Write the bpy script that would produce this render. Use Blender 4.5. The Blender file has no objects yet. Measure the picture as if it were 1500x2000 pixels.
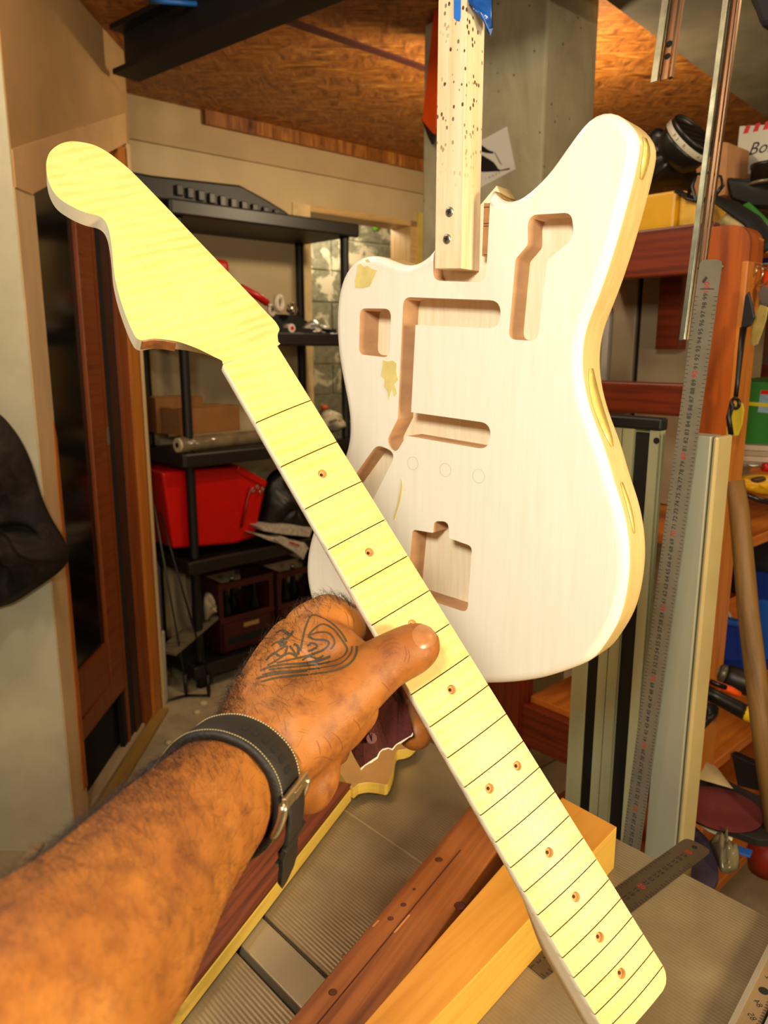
import bpy, bmesh, math, random
import numpy as np
from mathutils import Vector, Matrix
from mathutils.bvhtree import BVHTree

random.seed(7)
SC = bpy.context.scene
COL = SC.collection
# ------------------------------------------------------------------ camera
PITCH = math.radians(12.0)
CAM = Vector((0, 0, 1.5))
FW = Vector((0, math.cos(PITCH), -math.sin(PITCH)))
DN = Vector((0, -math.sin(PITCH), -math.cos(PITCH)))
RT = Vector((1, 0, 0))
cd = bpy.data.cameras.new('camera')
cam = bpy.data.objects.new('camera', cd)
COL.objects.link(cam)
cam.location = CAM
cam.rotation_euler = (math.pi / 2 - PITCH, 0, 0)
cd.sensor_fit = 'VERTICAL'
cd.sensor_height = 24.0
cd.lens = 18.0                      # 1500 px focal length on the 2000 px side
cd.clip_start = 0.01
cd.dof.use_dof = True
cd.dof.focus_distance = 0.60
cd.dof.aperture_fstop = 8.0
SC.camera = cam
# ------------------------------------------------------------------ world, lamps, exposure
SC.view_settings.view_transform = 'Standard'
SC.view_settings.look = 'None'
SC.view_settings.gamma = 1.0
SC.view_settings.use_curve_mapping = False
SC.view_settings.exposure = 0.1
SC.cycles.max_bounces = 4
SC.cycles.diffuse_bounces = 3
SC.cycles.glossy_bounces = 2
SC.cycles.transmission_bounces = 2
w = bpy.data.worlds.new('world')
SC.world = w
w.use_nodes = True
w.node_tree.nodes['Background'].inputs[0].default_value = (1.0, 0.8, 0.55, 1)
w.node_tree.nodes['Background'].inputs[1].default_value = 0.02


def area(name, loc, target, size, power, col, sy=None):
    l = bpy.data.lights.new(name, 'AREA')
    l.energy = power
    l.color = col
    l.size = size
    if sy:
        l.shape = 'RECTANGLE'
        l.size_y = sy
    o = bpy.data.objects.new(name, l)
    COL.objects.link(o)
    o.location = loc
    o.rotation_euler = (Vector(target) - Vector(loc)).to_track_quat('-Z', 'Y').to_euler()
    return o


def bulb(name, loc, power, col, r=0.05):
    l = bpy.data.lights.new(name, 'POINT')
    l.energy = power
    l.color = col
    l.shadow_soft_size = r
    o = bpy.data.objects.new(name, l)
    COL.objects.link(o)
    o.location = loc
    return o


# bench lamp behind and left of the viewer, lamp over the bench on the right, bulb behind the pillar, added fill light beyond the doorway
area('bench_lamp', (-0.20, -0.30, 1.90), (0.05, 0.7, 1.42), 0.20, 13.0, (1.0, 0.93, 0.77))
area('side_lamp', (0.80, -0.05, 1.50), (0.0, 0.5, 1.15), 0.22, 14.0, (1.0, 0.80, 0.48))
bulb('pillar_bulb', (0.52, 3.05, 2.25), 32.0, (1.0, 0.80, 0.50))
bulb('doorway_fill', (-0.18, 4.915, 2.3), 13.0, (1.0, 0.88, 0.66))  # unseen light added to brighten the block wall


bulb('left_fill', (-0.80, 0.95, 2.42), 16.0, (1.0, 0.88, 0.66), 0.06)  # added fill, no source seen, brightens the near left wall
bulb('right_fill', (1.75, 1.2, 2.42), 13.0, (1.0, 0.82, 0.54), 0.06)  # added fill for the pillar's right face and the right shelves
bulb('ceiling_bulb', (-0.38, 1.42, 2.46), 14.0, (1.0, 0.84, 0.58), 0.06)


# ------------------------------------------------------------------ pixel helpers (photo frame 1500 x 2000)
def ray(x, y):
    return RT * ((x - 750) / 1500) + DN * ((y - 1000) / 1500) + FW


def cp(x, y, z):                    # point at depth z along the view axis
    return CAM + ray(x, y) * z


def hz(x, y, z):                    # point on the horizontal plane z
    r = ray(x, y)
    return CAM + r * ((z - CAM.z) / r.z)


def hp(x, y, P, n):                 # point on the plane (P, n)
    r = ray(x, y)
    return CAM + r * ((P - CAM).dot(n) / r.dot(n))


def camv(v):
    return RT * v[0] + DN * v[1] + FW * v[2]


AX = Vector((0.739, 0.674, 0))      # room axis, receding to the right
BX = Vector((-0.674, 0.739, 0))     # room axis, receding to the left
UB = -BX
ZZ = Vector((0, 0, 1))


# ------------------------------------------------------------------ materials
def lin(h):
    h = h.lstrip('#')
    o = []
    for i in (0, 2, 4):
        c = int(h[i:i + 2], 16) / 255
        o.append(c / 12.92 if c <= 0.04045 else ((c + 0.055) / 1.055) ** 2.4)
    return tuple(o) + (1,)


MATS = {}


class NT:
    def __init__(s, name):
        s.m = bpy.data.materials.new(name)
        s.m.use_nodes = True
        s.t = s.m.node_tree
        s.b = s.t.nodes['Principled BSDF']
        MATS[name] = s.m

    def n(s, typ, **kw):
        nd = s.t.nodes.new(typ)
        for k, v in kw.items():
            if k in nd.inputs:
                nd.inputs[k].default_value = v
            else:
                setattr(nd, k, v)
        return nd

    def l(s, a, b):
        s.t.links.new(a, b)

    def coord(s, kind, scale=(1, 1, 1), rot=(0, 0, 0)):
        tc = s.n('ShaderNodeTexCoord')
        mp = s.n('ShaderNodeMapping')
        mp.inputs['Scale'].default_value = scale
        mp.inputs['Rotation'].default_value = rot
        s.l(tc.outputs[kind], mp.inputs['Vector'])
        return mp.outputs['Vector']

    def noise(s, vec, scale, detail=4, rough=0.55, dist=0.0):
        nd = s.n('ShaderNodeTexNoise')
        nd.inputs['Scale'].default_value = scale
        nd.inputs['Detail'].default_value = detail
        nd.inputs['Roughness'].default_value = rough
        nd.inputs['Distortion'].default_value = dist
        s.l(vec, nd.inputs['Vector'])
        return nd.outputs['Fac']

    def ramp(s, fac, stops):
        r = s.n('ShaderNodeValToRGB')
        e = r.color_ramp.elements
        while len(e) < len(stops):
            e.new(0.5)
        for i, (p, c) in enumerate(stops):
            e[i].position = p
            e[i].color = c
        s.l(fac, r.inputs['Fac'])
        return r.outputs['Color']

    def mix(s, fac, a, b, mode='MIX'):
        m = s.n('ShaderNodeMix', data_type='RGBA', blend_type=mode)
        for i, v in ((0, fac), (6, a), (7, b)):
            if hasattr(v, 'links'):
                s.l(v, m.inputs[i])
            else:
                m.inputs[i].default_value = v
        return m.outputs[2]

    def bump(s, h, strength, dist=0.001):
        b = s.n('ShaderNodeBump')
        b.inputs['Strength'].default_value = strength
        b.inputs['Distance'].default_value = dist
        s.l(h, b.inputs['Height'])
        s.l(b.outputs['Normal'], s.b.inputs['Normal'])


def sc4(c, k):
    return (min(1, c[0] * k), min(1, c[1] * k), min(1, c[2] * k), 1)


def M(name, col, rough=0.6, metal=0.0, var=0.15, scale=12.0, bump=0.0, stretch=(1, 1, 1), coord='Object', spec=0.5, bscale=None):
    if name in MATS:
        return MATS[name]
    t = NT(name)
    c = lin(col)
    v = t.coord(coord, stretch)
    f = t.noise(v, scale)
    t.l(t.ramp(f, [(0.3, sc4(c, 1 - var)), (0.7, sc4(c, 1 + var))]), t.b.inputs['Base Color'])
    t.b.inputs['Roughness'].default_value = rough
    t.b.inputs['Metallic'].default_value = metal
    t.b.inputs['Specular IOR Level'].default_value = spec
    if bump:
        t.bump(t.noise(v, bscale or scale * 4), bump, 0.002)
    return t.m


def WOOD(name, c1, c2, along=3.0, across=60.0, rough=0.5, bump=0.08, rings=0.0):
    """wood with grain along the first UV axis (metres)"""
    if name in MATS:
        return MATS[name]
    t = NT(name)
    v = t.coord('UV', (along, across, across))
    f = t.noise(v, 1.0, 6, 0.6, 0.4)
    col = t.ramp(f, [(0.28, lin(c2)), (0.5, sc4(lin(c1), 0.9)), (0.75, lin(c1))])
    if rings:
        v2 = t.coord('UV', (along * 0.5, across * 0.22, 1))
        wv = t.n('ShaderNodeTexWave', wave_type='BANDS', bands_direction='Y')
        wv.inputs['Scale'].default_value = 1.0
        wv.inputs['Distortion'].default_value = 5.0
        wv.inputs['Detail'].default_value = 2.0
        t.l(v2, wv.inputs['Vector'])
        col = t.mix(t.ramp(wv.outputs['Fac'], [(0.0, (rings,) * 3 + (1,)), (0.35, (0, 0, 0, 1))]), col, lin(c2))
    t.l(col, t.b.inputs['Base Color'])
    t.b.inputs['Roughness'].default_value = rough
    t.bump(f, bump, 0.001)
    return t.m


# ------------------------------------------------------------------ mesh helpers
ORG = {}


def tag(o, label=None, cat=None, group=None, kind=None):
    if label:
        o['label'] = label
    if cat:
        o['category'] = cat
    if group:
        o['group'] = group
    if kind:
        o['kind'] = kind
    return o


def thing(name, loc, label=None, cat=None, group=None, kind=None):
    o = bpy.data.objects.new(name, None)
    o.empty_display_size = 0.02
    COL.objects.link(o)
    o.location = loc
    ORG[o] = Vector(loc)
    return tag(o, label, cat, group, kind)


class G:
    """collects world-space geometry with UVs in metres and material slots"""
    def __init__(s):
        s.v, s.f, s.uv, s.mi, s.sm = [], [], [], [], []

    def face(s, pts, uvs=None, mi=0, sm=False):
        b = len(s.v)
        s.v += [Vector(p) for p in pts]
        s.f.append(tuple(range(b, b + len(pts))))
        s.uv.append(uvs or [(0, 0)] * len(pts))
        s.mi.append(mi)
        s.sm.append(sm)

    def box(s, c, ax, half, mi=0):
        """oriented box; ax = three unit vectors, half = half sizes; UV u along ax[0]"""
        c = Vector(c)
        a = [Vector(x).normalized() for x in ax]
        h = half
        off = random.random() * 3
        for i in range(3):
            j, k = [(1, 2), (0, 2), (0, 1)][i]
            for sg in (-1, 1):
                pts, uvs = [], []
                order = ((-1, -1), (1, -1), (1, 1), (-1, 1))
                if (sg > 0) == (i == 1):
                    order = order[::-1]
                for p, q in order:
                    pts.append(c + a[i] * (sg * h[i]) + a[j] * (p * h[j]) + a[k] * (q * h[k]))
                    uvs.append((p * h[j] + off, q * h[k] + off * 0.37 + i * 0.3))
                s.face(pts, uvs, mi)
        return s

    def prism(s, poly, O, U, V, W, t0, t1, mi=0, side_mi=None, smooth=False):
        """poly (u,v) extruded along W from t0 to t1"""
        O, U, V, W = Vector(O), Vector(U), Vector(V), Vector(W)
        if sum(poly[i][0] * poly[(i + 1) % len(poly)][1] - poly[(i + 1) % len(poly)][0] * poly[i][1] for i in range(len(poly))) < 0:
            poly = poly[::-1]
        flip = U.cross(V).dot(W) * (t1 - t0) < 0
        A = [O + U * p[0] + V * p[1] + W * t0 for p in poly]
        B = [O + U * p[0] + V * p[1] + W * t1 for p in poly]
        f0, f1 = (A[::-1], B) if not flip else (A, B[::-1])
        u0, u1 = (poly[::-1], poly) if not flip else (poly, poly[::-1])
        s.face(f0, [tuple(p) for p in u0], mi)
        s.face(f1, [tuple(p) for p in u1], mi)
        L = 0
        sm = mi if side_mi is None else side_mi
        n = len(poly)
        for i in range(n):
            j = (i + 1) % n
            d = (Vector(poly[j]) - Vector(poly[i])).length
            q = [A[i], A[j], B[j], B[i]]
            uq = [(L, 0), (L + d, 0), (L + d, abs(t1 - t0)), (L, abs(t1 - t0))]
            if flip:
                q, uq = q[::-1], uq[::-1]
            s.face(q, uq, sm, smooth)
            L += d
        return s

    def tube(s, pts, rad, seg=10, caps=True, mi=0, up=None, flat=1.0):
        pts = [Vector(p) for p in pts]
        if not hasattr(rad, '__len__'):
            rad = [rad] * len(pts)
        rings = []
        prev = None
        L = 0
        for i, p in enumerate(pts):
            t = (pts[min(i + 1, len(pts) - 1)] - pts[max(i - 1, 0)]).normalized()
            if prev is None:
                a = Vector(up) if up else (ZZ if abs(t.z) < 0.9 else RT)
            else:
                a = prev
            e1 = (a - t * a.dot(t)).normalized()
            e2 = t.cross(e1)
            prev = e1
            if i:
                L += (pts[i] - pts[i - 1]).length
            rings.append(([p + (e1 * math.cos(k * 2 * math.pi / seg) * flat + e2 * math.sin(k * 2 * math.pi / seg)) * rad[i] for k in range(seg)], L, rad[i]))
        for i in range(len(rings) - 1):
            A, La, ra = rings[i]
            B, Lb, rb = rings[i + 1]
            for k in range(seg):
                j = (k + 1) % seg
                c = 2 * math.pi / seg
                s.face([A[k], A[j], B[j], B[k]], [(La, k * c * ra), (La, (k + 1) * c * ra), (Lb, (k + 1) * c * rb), (Lb, k * c * rb)], mi, True)
        if caps:
            s.face(rings[0][0][::-1], None, mi)
            s.face(rings[-1][0], None, mi)
        return s

    def lathe(s, c, axis, prof, seg=24, mi=0, closed=False):
        """prof = (radius, height) along axis"""
        axis = Vector(axis).normalized()
        e1 = axis.cross(ZZ if abs(axis.z) < 0.9 else RT).normalized()
        e2 = axis.cross(e1)
        c = Vector(c)
        R = [[c + axis * h + (e1 * math.cos(2 * math.pi * k / seg) + e2 * math.sin(2 * math.pi * k / seg)) * r for k in range(seg)] for r, h in prof]
        for i in range(len(R) - 1):
            for k in range(seg):
                j = (k + 1) % seg
                s.face([R[i][k], R[i][j], R[i + 1][j], R[i + 1][k]], None, mi, True)
        s.face(R[0][::-1], None, mi)
        s.face(R[-1], None, mi)
        return s

    def mesh(s, name, mats, origin, merge=True):
        me = bpy.data.meshes.new(name)
        o = Vector(origin)
        me.from_pydata([tuple(v - o) for v in s.v], [], s.f)
        uvl = me.uv_layers.new(name='UVMap')
        k = 0
        for i, f in enumerate(s.f):
            for q in s.uv[i]:
                uvl.data[k].uv = q
                k += 1
        for m in mats:
            me.materials.append(m)
        me.polygons.foreach_set('material_index', s.mi)
        me.polygons.foreach_set('use_smooth', s.sm)
        if merge:
            bm = bmesh.new()
            bm.from_mesh(me)
            bmesh.ops.remove_doubles(bm, verts=bm.verts, dist=1e-6)
            bm.to_mesh(me)
            bm.free()
        me.update()
        return me

    def center(s):
        xs = np.array([tuple(v) for v in s.v])
        lo, hi = xs.min(0), xs.max(0)
        return Vector(((lo[0] + hi[0]) / 2, (lo[1] + hi[1]) / 2, lo[2]))

    def obj(s, name, mat, parent=None, label=None, cat=None, group=None, kind=None, bevel=0.0):
        mats = mat if isinstance(mat, (list, tuple)) else [mat]
        org = ORG[parent] if parent is not None else s.center()
        me = s.mesh(name, mats, org)
        o = bpy.data.objects.new(name, me)
        COL.objects.link(o)
        if parent is not None:
            o.parent = parent
        else:
            o.location = org
        ORG[o] = Vector(org)
        if bevel:
            b = o.modifiers.new('bevel', 'BEVEL')
            b.width = bevel
            b.segments = 2
            b.limit_method = 'ANGLE'
            b.angle_limit = math.radians(40)
        return tag(o, label, cat, group, kind)


def link_mesh(name, me, org, parent=None, **kw):
    o = bpy.data.objects.new(name, me)
    COL.objects.link(o)
    if parent is not None:
        o.parent = parent
    else:
        o.location = org
    ORG[o] = Vector(org)
    return tag(o, **kw)


def rounded(poly, n=6):
    """poly of (u,v,r): round every corner with radius r (clamped)"""
    out = []
    m = len(poly)
    for i in range(m):
        p0, p, p1 = [Vector(q[:2]) for q in (poly[i - 1], poly[i], poly[(i + 1) % m])]
        r = poly[i][2]
        a, b = (p0 - p), (p1 - p)
        la, lb = a.length, b.length
        a.normalize()
        b.normalize()
        ang = math.acos(max(-1, min(1, a.dot(b))))
        d = min(r / max(math.tan(ang / 2), 1e-3), la * 0.49, lb * 0.49)
        q0, q1 = p + a * d, p + b * d
        for k in range(n + 1):
            t = k / n
            out.append(tuple(q0 * (1 - t) ** 2 + p * (2 * t * (1 - t)) + q1 * t * t))
    return out


def catmull(pts, n=6, closed=False):
    pts = [Vector(p) for p in pts]
    out = []
    m = len(pts)
    rng = range(m if closed else m - 1)
    for i in rng:
        if closed:
            p0, p1, p2, p3 = pts[i - 1], pts[i], pts[(i + 1) % m], pts[(i + 2) % m]
        else:
            p0, p1, p2, p3 = pts[max(i - 1, 0)], pts[i], pts[i + 1], pts[min(i + 2, m - 1)]
        for k in range(n):
            t = k / n
            out.append(0.5 * ((2 * p1) + (p2 - p0) * t + (2 * p0 - 5 * p1 + 4 * p2 - p3) * t * t + (3 * p1 - p0 - 3 * p2 + p3) * t ** 3))
    if not closed:
        out.append(pts[-1])
    return out


def evaluated(me, build):
    """mesh after the modifiers that build(obj) adds"""
    o = bpy.data.objects.new('tmp', me)
    COL.objects.link(o)
    build(o)
    dg = bpy.context.evaluated_depsgraph_get()
    dg.update()
    r = bpy.data.meshes.new_from_object(o.evaluated_get(dg), preserve_all_data_layers=True, depsgraph=dg)
    bpy.data.objects.remove(o)
    return r


def cut(me, cutters):
    tmp = []

    def build(o):
        for c in cutters:
            co = bpy.data.objects.new('cut', c)
            COL.objects.link(co)
            tmp.append(co)
            m = o.modifiers.new('b', 'BOOLEAN')
            m.operation = 'DIFFERENCE'
            m.solver = 'EXACT'
            m.object = co
            try:
                m.material_mode = 'TRANSFER'
            except Exception:
                pass
    r = evaluated(me, build)
    for c in tmp:
        bpy.data.objects.remove(c)
    return r


def text_geo(g, body, O, U, V, size, mi=0, align='CENTER', lift=0.0, bold=0.0):
    """flat lettering: O = anchor, U = reading direction, V = up"""
    cu = bpy.data.curves.new('t', 'FONT')
    cu.body = body
    cu.size = size
    cu.align_x = align
    cu.align_y = 'CENTER'
    cu.resolution_u = 2
    cu.offset = bold
    o = bpy.data.objects.new('t', cu)
    COL.objects.link(o)
    dg = bpy.context.evaluated_depsgraph_get()
    dg.update()
    me = bpy.data.meshes.new_from_object(o.evaluated_get(dg), depsgraph=dg)
    U, V = Vector(U), Vector(V)
    W = U.cross(V)
    for p in me.polygons:
        g.face([Vector(O) + U * me.vertices[i].co.x + V * me.vertices[i].co.y + W * lift for i in p.vertices], None, mi)
    bpy.data.objects.remove(o)
    bpy.data.curves.remove(cu)
    bpy.data.meshes.remove(me)


_tc = {}


def text_fast(g, body, O, U, V, size, mi=0, lift=0.0):
    """lettering from cached glyph outlines"""
    if body not in _tc:
        h = G()
        text_geo(h, body, Vector(), RT, Vector((0, 1, 0)), 1.0)
        _tc[body] = (h.v, h.f)
    vs, fs = _tc[body]
    U, V = Vector(U), Vector(V)
    W = U.cross(V)
    for f in fs:
        g.face([Vector(O) + U * vs[i].x * size + V * vs[i].y * size + W * lift for i in f], None, mi)


def puff(g, poly, n, depth, rings=7, fold=0.0, seed=0, mi=0):
    """cushion-like closed body over a world-space outline, swelling along n"""
    rnd = random.Random(seed)
    c = sum((Vector(p) for p in poly), Vector()) / len(poly)
    n = Vector(n).normalized()
    ph = [rnd.random() * 6 for _ in range(6)]
    R = []
    for k in range(rings + 1):
        s = 1 - k / rings
        h = depth * math.sqrt(max(0, 1 - s * s))
        row = []
        for i, p in enumerate(poly):
            a = i / len(poly) * 2 * math.pi
            f = fold * (math.sin(3 * a + ph[0] + 4 * s) + 0.7 * math.sin(7 * a + ph[1] - 3 * s)) * s * (1 - s) * 4
            row.append(c + (Vector(p) - c) * s + n * (h + f * depth))
        R.append(row)
    m = len(poly)
    for k in range(rings):
        for i in range(m):
            j = (i + 1) % m
            if k == rings - 1:
                g.face([R[k][i], R[k][j], c + n * depth], None, mi, True)
            else:
                g.face([R[k][i], R[k][j], R[k + 1][j], R[k + 1][i]], None, mi, True)
    g.face([Vector(p) for p in poly][::-1], None, mi)
    return g


# ================================================================== THE ROOM
m_plaster = M('plaster_cream', '#cdb58c', 0.9, var=0.10, scale=3, bump=0.15)
m_plaster2 = M('plaster_tan', '#b08a58', 0.9, var=0.14, scale=4, bump=0.15)
m_plaster3 = M('plaster_grey', '#d6d2b4', 0.9, var=0.12, scale=5, bump=0.2)
m_patch = M('filler_strip', '#d8b98a', 0.9, var=0.15, scale=9, stretch=(1, 1, 0.25))
m_conc = M('concrete_floor', '#a89878', 0.9, var=0.22, scale=9, bump=0.3)
CEIL = 2.55

t = NT('osb_board')
v = t.coord('Object', (1, 1, 1), (0, 0, 0.8))
mp2 = t.coord('Object', (8, 38, 1), (0, 0, 0.75))
mp3 = t.coord('Object', (34, 9, 1), (0, 0, 0.35))
f1 = t.noise(mp2, 1.0, 5, 0.65, 1.2)
f2 = t.noise(mp3, 1.0, 4, 0.6, 1.0)
c1 = t.ramp(f1, [(0.34, lin('#4c2408')), (0.46, lin('#955318')), (0.58, lin('#b8762c')), (0.70, lin('#dca254'))])
c2 = t.ramp(f2, [(0.34, lin('#6a380f')), (0.55, lin('#a5652a')), (0.75, lin('#c98c46'))])
t.l(t.mix(t.ramp(t.noise(v, 9.0, 3), [(0.42, (0, 0, 0, 1)), (0.58, (1, 1, 1, 1))]), c1, c2), t.b.inputs['Base Color'])
t.b.inputs['Roughness'].default_value = 0.55
t.bump(f1, 0.3, 0.002)
m_osb = t.m

floor = G().box((0.6, 2.2, -0.05), (RT, (0, 1, 0), ZZ), (4.2, 4.6, 0.05)).obj('floor', m_conc, kind='structure')
tag(floor, 'dusty pale concrete basement floor')
# ceiling: boards that run along AX, with one dark joint batten in view
j0 = hz(550, 35, CEIL)
ceil = thing('ceiling', (0.6, 2.2, CEIL), 'brown strand board ceiling panels', kind='structure')
for k in range(-4, 4):
    c = j0 + BX * (0.625 + 1.25 * k) + AX * 1.0
    G().box((c.x, c.y, CEIL + 0.012), (AX, BX, ZZ), (4.6, 0.615, 0.012)).obj('ceiling_panel', m_osb, ceil)
G().box((j0.x + AX.x, j0.y + AX.y, CEIL + 0.008), (AX, BX, ZZ), (4.6, 0.02, 0.014)).obj('joint_batten', M('batten_red', '#4a1a0c', 0.7), ceil)
G().box((0.6, 2.2, CEIL + 0.06), (RT, (0, 1, 0), ZZ), (4.2, 4.6, 0.02)).obj('slab', M('slab_dark', '#3a2a1c', 0.9), ceil)

# back wall with the doorway (plane along AX)
A0 = Vector((-1.093, 3.541, 0))


def w1(px, py, d=0.0):
    P = hp(px, py, A0 + BX * d, BX)
    return ((P - A0).dot(AX), P.z)


s_l, z_h = w1(603, 397)
s_r, z_h2 = w1(812, 437)
z_h = (z_h + z_h2) / 2
wall_b = thing('wall_back', A0, 'cream plastered back wall with a doorway', kind='structure')
g = G()
for (a, b, z0, z1) in ((-1.0, s_l, 0, CEIL), (s_l, s_r, z_h, CEIL), (s_r, s_r + 3.5, 0, CEIL)):
    g.prism([(a, z0), (b, z0), (b, z1), (a, z1)], A0, AX, ZZ, BX, 0, 0.14)
g.obj('plaster_face', m_plaster, wall_b)
zb = w1(400, 300)[1]
G().prism([(-1.0, zb), (s_r + 3.5, zb), (s_r + 3.5, CEIL), (-1.0, CEIL)], A0, AX, ZZ, BX, -0.022, 0).obj('upper_band', M('plaster_band', '#c2a67c', 0.9, var=0.1, scale=3), wall_b)
G().prism([(0.35, CEIL - 0.06), (s_r + 0.3, CEIL - 0.06), (s_r + 0.3, CEIL), (0.35, CEIL)], A0, AX, ZZ, BX, -0.05, -0.02).obj('ceiling_strip', m_osb, wall_b)
# doorway frame
dr = thing('door_2', A0 + AX * s_l, 'raw wood doorway frame in the back wall', kind='structure')
m_pine = WOOD('pine_pale', '#e3bb7e', '#c08e4c', 4, 70)
G().prism([(s_l, z_h - 0.03), (s_r, z_h - 0.03), (s_r, z_h), (s_l, z_h)], A0, AX, ZZ, BX, -0.01, 0.16).obj('head', m_pine, dr)
G().prism([(s_r - 0.05, 0), (s_r, 0), (s_r, z_h), (s_r - 0.05, z_h)], A0, AX, ZZ, BX, -0.01, 0.16).obj('jamb', m_pine, dr)
G().prism([(s_r, 0), (s_r + 0.07, 0), (s_r + 0.07, z_h + 0.05), (s_r, z_h + 0.05)], A0, AX, ZZ, BX, -0.02, 0).obj('casing', M('casing_yellow', '#d8c060', 0.6), dr)
G().prism([(s_l - 0.11, 0), (s_l, 0), (s_l, z_h + 0.0), (s_l - 0.11, z_h)], A0, AX, ZZ, BX, -0.012, 0).obj('casing', M('casing_cream', '#e4c890', 0.7), dr)
# block wall behind the doorway, each block its own piece, mortar smears proud
t = NT('grey_block')
v = t.coord('Object')
nb = t.noise(v, 30, 5)
sm = t.ramp(t.noise(v, 6.5, 4, 0.6, 0.8), [(0.54, (0, 0, 0, 1)), (0.6, (1, 1, 1, 1))])
t.l(t.mix(sm, t.ramp(nb, [(0.3, lin('#70705a')), (0.7, lin('#93927a'))]), lin('#cfc9ac')), t.b.inputs['Base Color'])
t.b.inputs['Roughness'].default_value = 0.95
t.bump(nb, 0.4, 0.003)
m_block = t.m
W2 = A0 + BX * 0.75
wall_f = thing('wall_beyond', W2, 'grey concrete block wall with mortar smears beyond the doorway', kind='structure')
G().prism([(0.2, 0), (4.5, 0), (4.5, CEIL + .2), (0.2, CEIL + .2)], W2, AX, ZZ, BX, 0.02, 0.12).obj('mortar', M('mortar_pale', '#b9b698', 0.95, var=.2), wall_f)
bw, bh = 0.5, 0.2
for r in range(1, 13):
    for k in range(0, 6):
        s0 = 0.7 + k * bw + (bw / 2 if r % 2 else 0)
        z0 = r * bh
        if s0 > 3.4:
            continue
        d = random.uniform(0, 0.006)
        G().prism([(s0 + .006, z0 + .006), (s0 + bw - .006, z0 + .006), (s0 + bw - .006, z0 + bh - .006), (s0 + .006, z0 + bh - .006)], W2, AX, ZZ, BX, d, 0.03).obj('block', m_block, wall_f)
P = hp(731, 442, W2, BX)
G().lathe(P - BX * 0.01, -BX, [(0.03, 0), (0.03, 0.012), (0.012, 0.02)], 12).obj('light_switch', M('green_plastic', '#5fae18', 0.5), wall_f)

# left: near wall, door wall with a sloped opening
XD = -0.94


def hd(px, py, x=XD):
    P = hp(px, py, Vector((x, 0, 0)), RT)
    return (P.y, P.z)


NY = 2.08
G().box((XD - 1.003, NY + 0.06, CEIL / 2), (RT, (0, 1, 0), ZZ), (1.0, 0.06, CEIL / 2)).obj('wall_near', m_plaster3, kind='structure', label='rough pale plaster wall at the left edge')
yl = 2.195
yr = 3.02
ye = 3.06
zl = hd(75, 386)[1]
zr = hd(233, 267)[1]
wd = thing('wall_left', (XD, 2.5, 0), 'tan plastered wall around the glazed door', kind='structure')
O = Vector((XD, 0, 0))
YY = Vector((0, 1, 0))
G().prism([(yl - 0.02, zl), (yr, zr), (ye, zr), (ye, CEIL), (NY + .004, CEIL), (NY + .004, zl)], O, YY, ZZ, -RT, 0, 0.14).obj('bulkhead', m_plaster2, wd)
G().prism([(NY + .004, 0), (yl, 0), (yl, zl), (NY + .004, zl)], O, YY, ZZ, -RT, 0, 0.14).obj('pier', m_patch, wd)
G().prism([(yr, 0), (ye, 0), (ye, zr), (yr, zr)], O, YY, ZZ, -RT, 0, 0.14).obj('corner_strip', m_patch, wd)
G().prism([(NY + .004, zl), (yl - 0.02, zl), (yr, zr), (yr, zr + 0.10), (NY + .004, zl + 0.09)], O, YY, ZZ, RT, 0, 0.004).obj('filler_band', M('filler_light', '#caa270', 0.9, var=.12, scale=6), wd)
G().prism([(yl - 0.03, 0.15), (yl, 0.15), (yl, 1.25), (yl - 0.012, 1.3), (yl - 0.02, 1.1), (yl - 0.014, .9), (yl - 0.022, .6)], O, YY, ZZ, RT, 0, 0.004).obj('bare_wood_edge', M('edge_orange', '#b5671c', 0.7), wd)
# glazed door
m_dwood = WOOD('door_wood', '#8a4312', '#5a2707', 3, 90, 0.45)
m_dwood2 = WOOD('door_wood_light', '#c87a28', '#9a5416', 3, 90, 0.45)
door = thing('door_1', (XD - 0.1, 2.6, 0), 'brown wooden glazed door with dark panes', kind='structure')


def dbox(y0, y1, z0, z1, x0, x1, name, mat, par=door):
    x0, x1 = x0 * .25 - .004, x1 * .25 - .004
    return G().box(((x0 + x1) / 2 + XD, (y0 + y1) / 2, (z0 + z1) / 2), (ZZ, YY, RT), ((z1 - z0) / 2, (y1 - y0) / 2, (x1 - x0) / 2)).obj(name, mat, par)


m_dark = M('black_void', '#0c0906', 0.9, var=0.1)
G().prism([(yl, 0.5), (2.54, 0.5), (2.54, zl + .15), (yl, zl)], O, YY, ZZ, RT, -0.036, -0.034).obj('pane', M('dark_glass', '#0a0906', 0.12, var=0.3, scale=8), door)
G().prism([(2.525, 0.27), (2.65, 0.27), (2.65, zl + .20), (2.525, zl + .15)], O, YY, ZZ, RT, -0.036, -0.02).obj('stile', m_dwood, door, bevel=.003)
dbox(yl, 2.53, 0.42, 0.50, -0.14, -0.075, 'rail', m_dwood)
dbox(yl, 2.53, 0.34, 0.42, -0.145, -0.095, 'rail', m_dwood)
dbox(yl, 2.53, 0.27, 0.34, -0.14, -0.075, 'rail', m_dwood)
dbox(2.65, 2.77, 0.0, zr - .1, -0.2, -0.13, 'gap_panel', m_dark)
dbox(2.685, 2.71, 0.0, zr - .1, -0.13, -0.11, 'track', m_dwood)
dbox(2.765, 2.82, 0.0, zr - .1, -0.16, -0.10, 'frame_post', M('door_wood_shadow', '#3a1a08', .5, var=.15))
dbox(2.82, 2.84, 0.0, zr - .08, -0.14, -0.11, 'frame_post', m_dark)
dbox(2.84, 2.93, 0.0, zr - .06, -0.12, -0.05, 'frame_post', m_dwood)
dbox(2.93, 3.02, 0.0, zr - .02, -0.10, 0.0, 'frame_post', m_dwood2)
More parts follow.
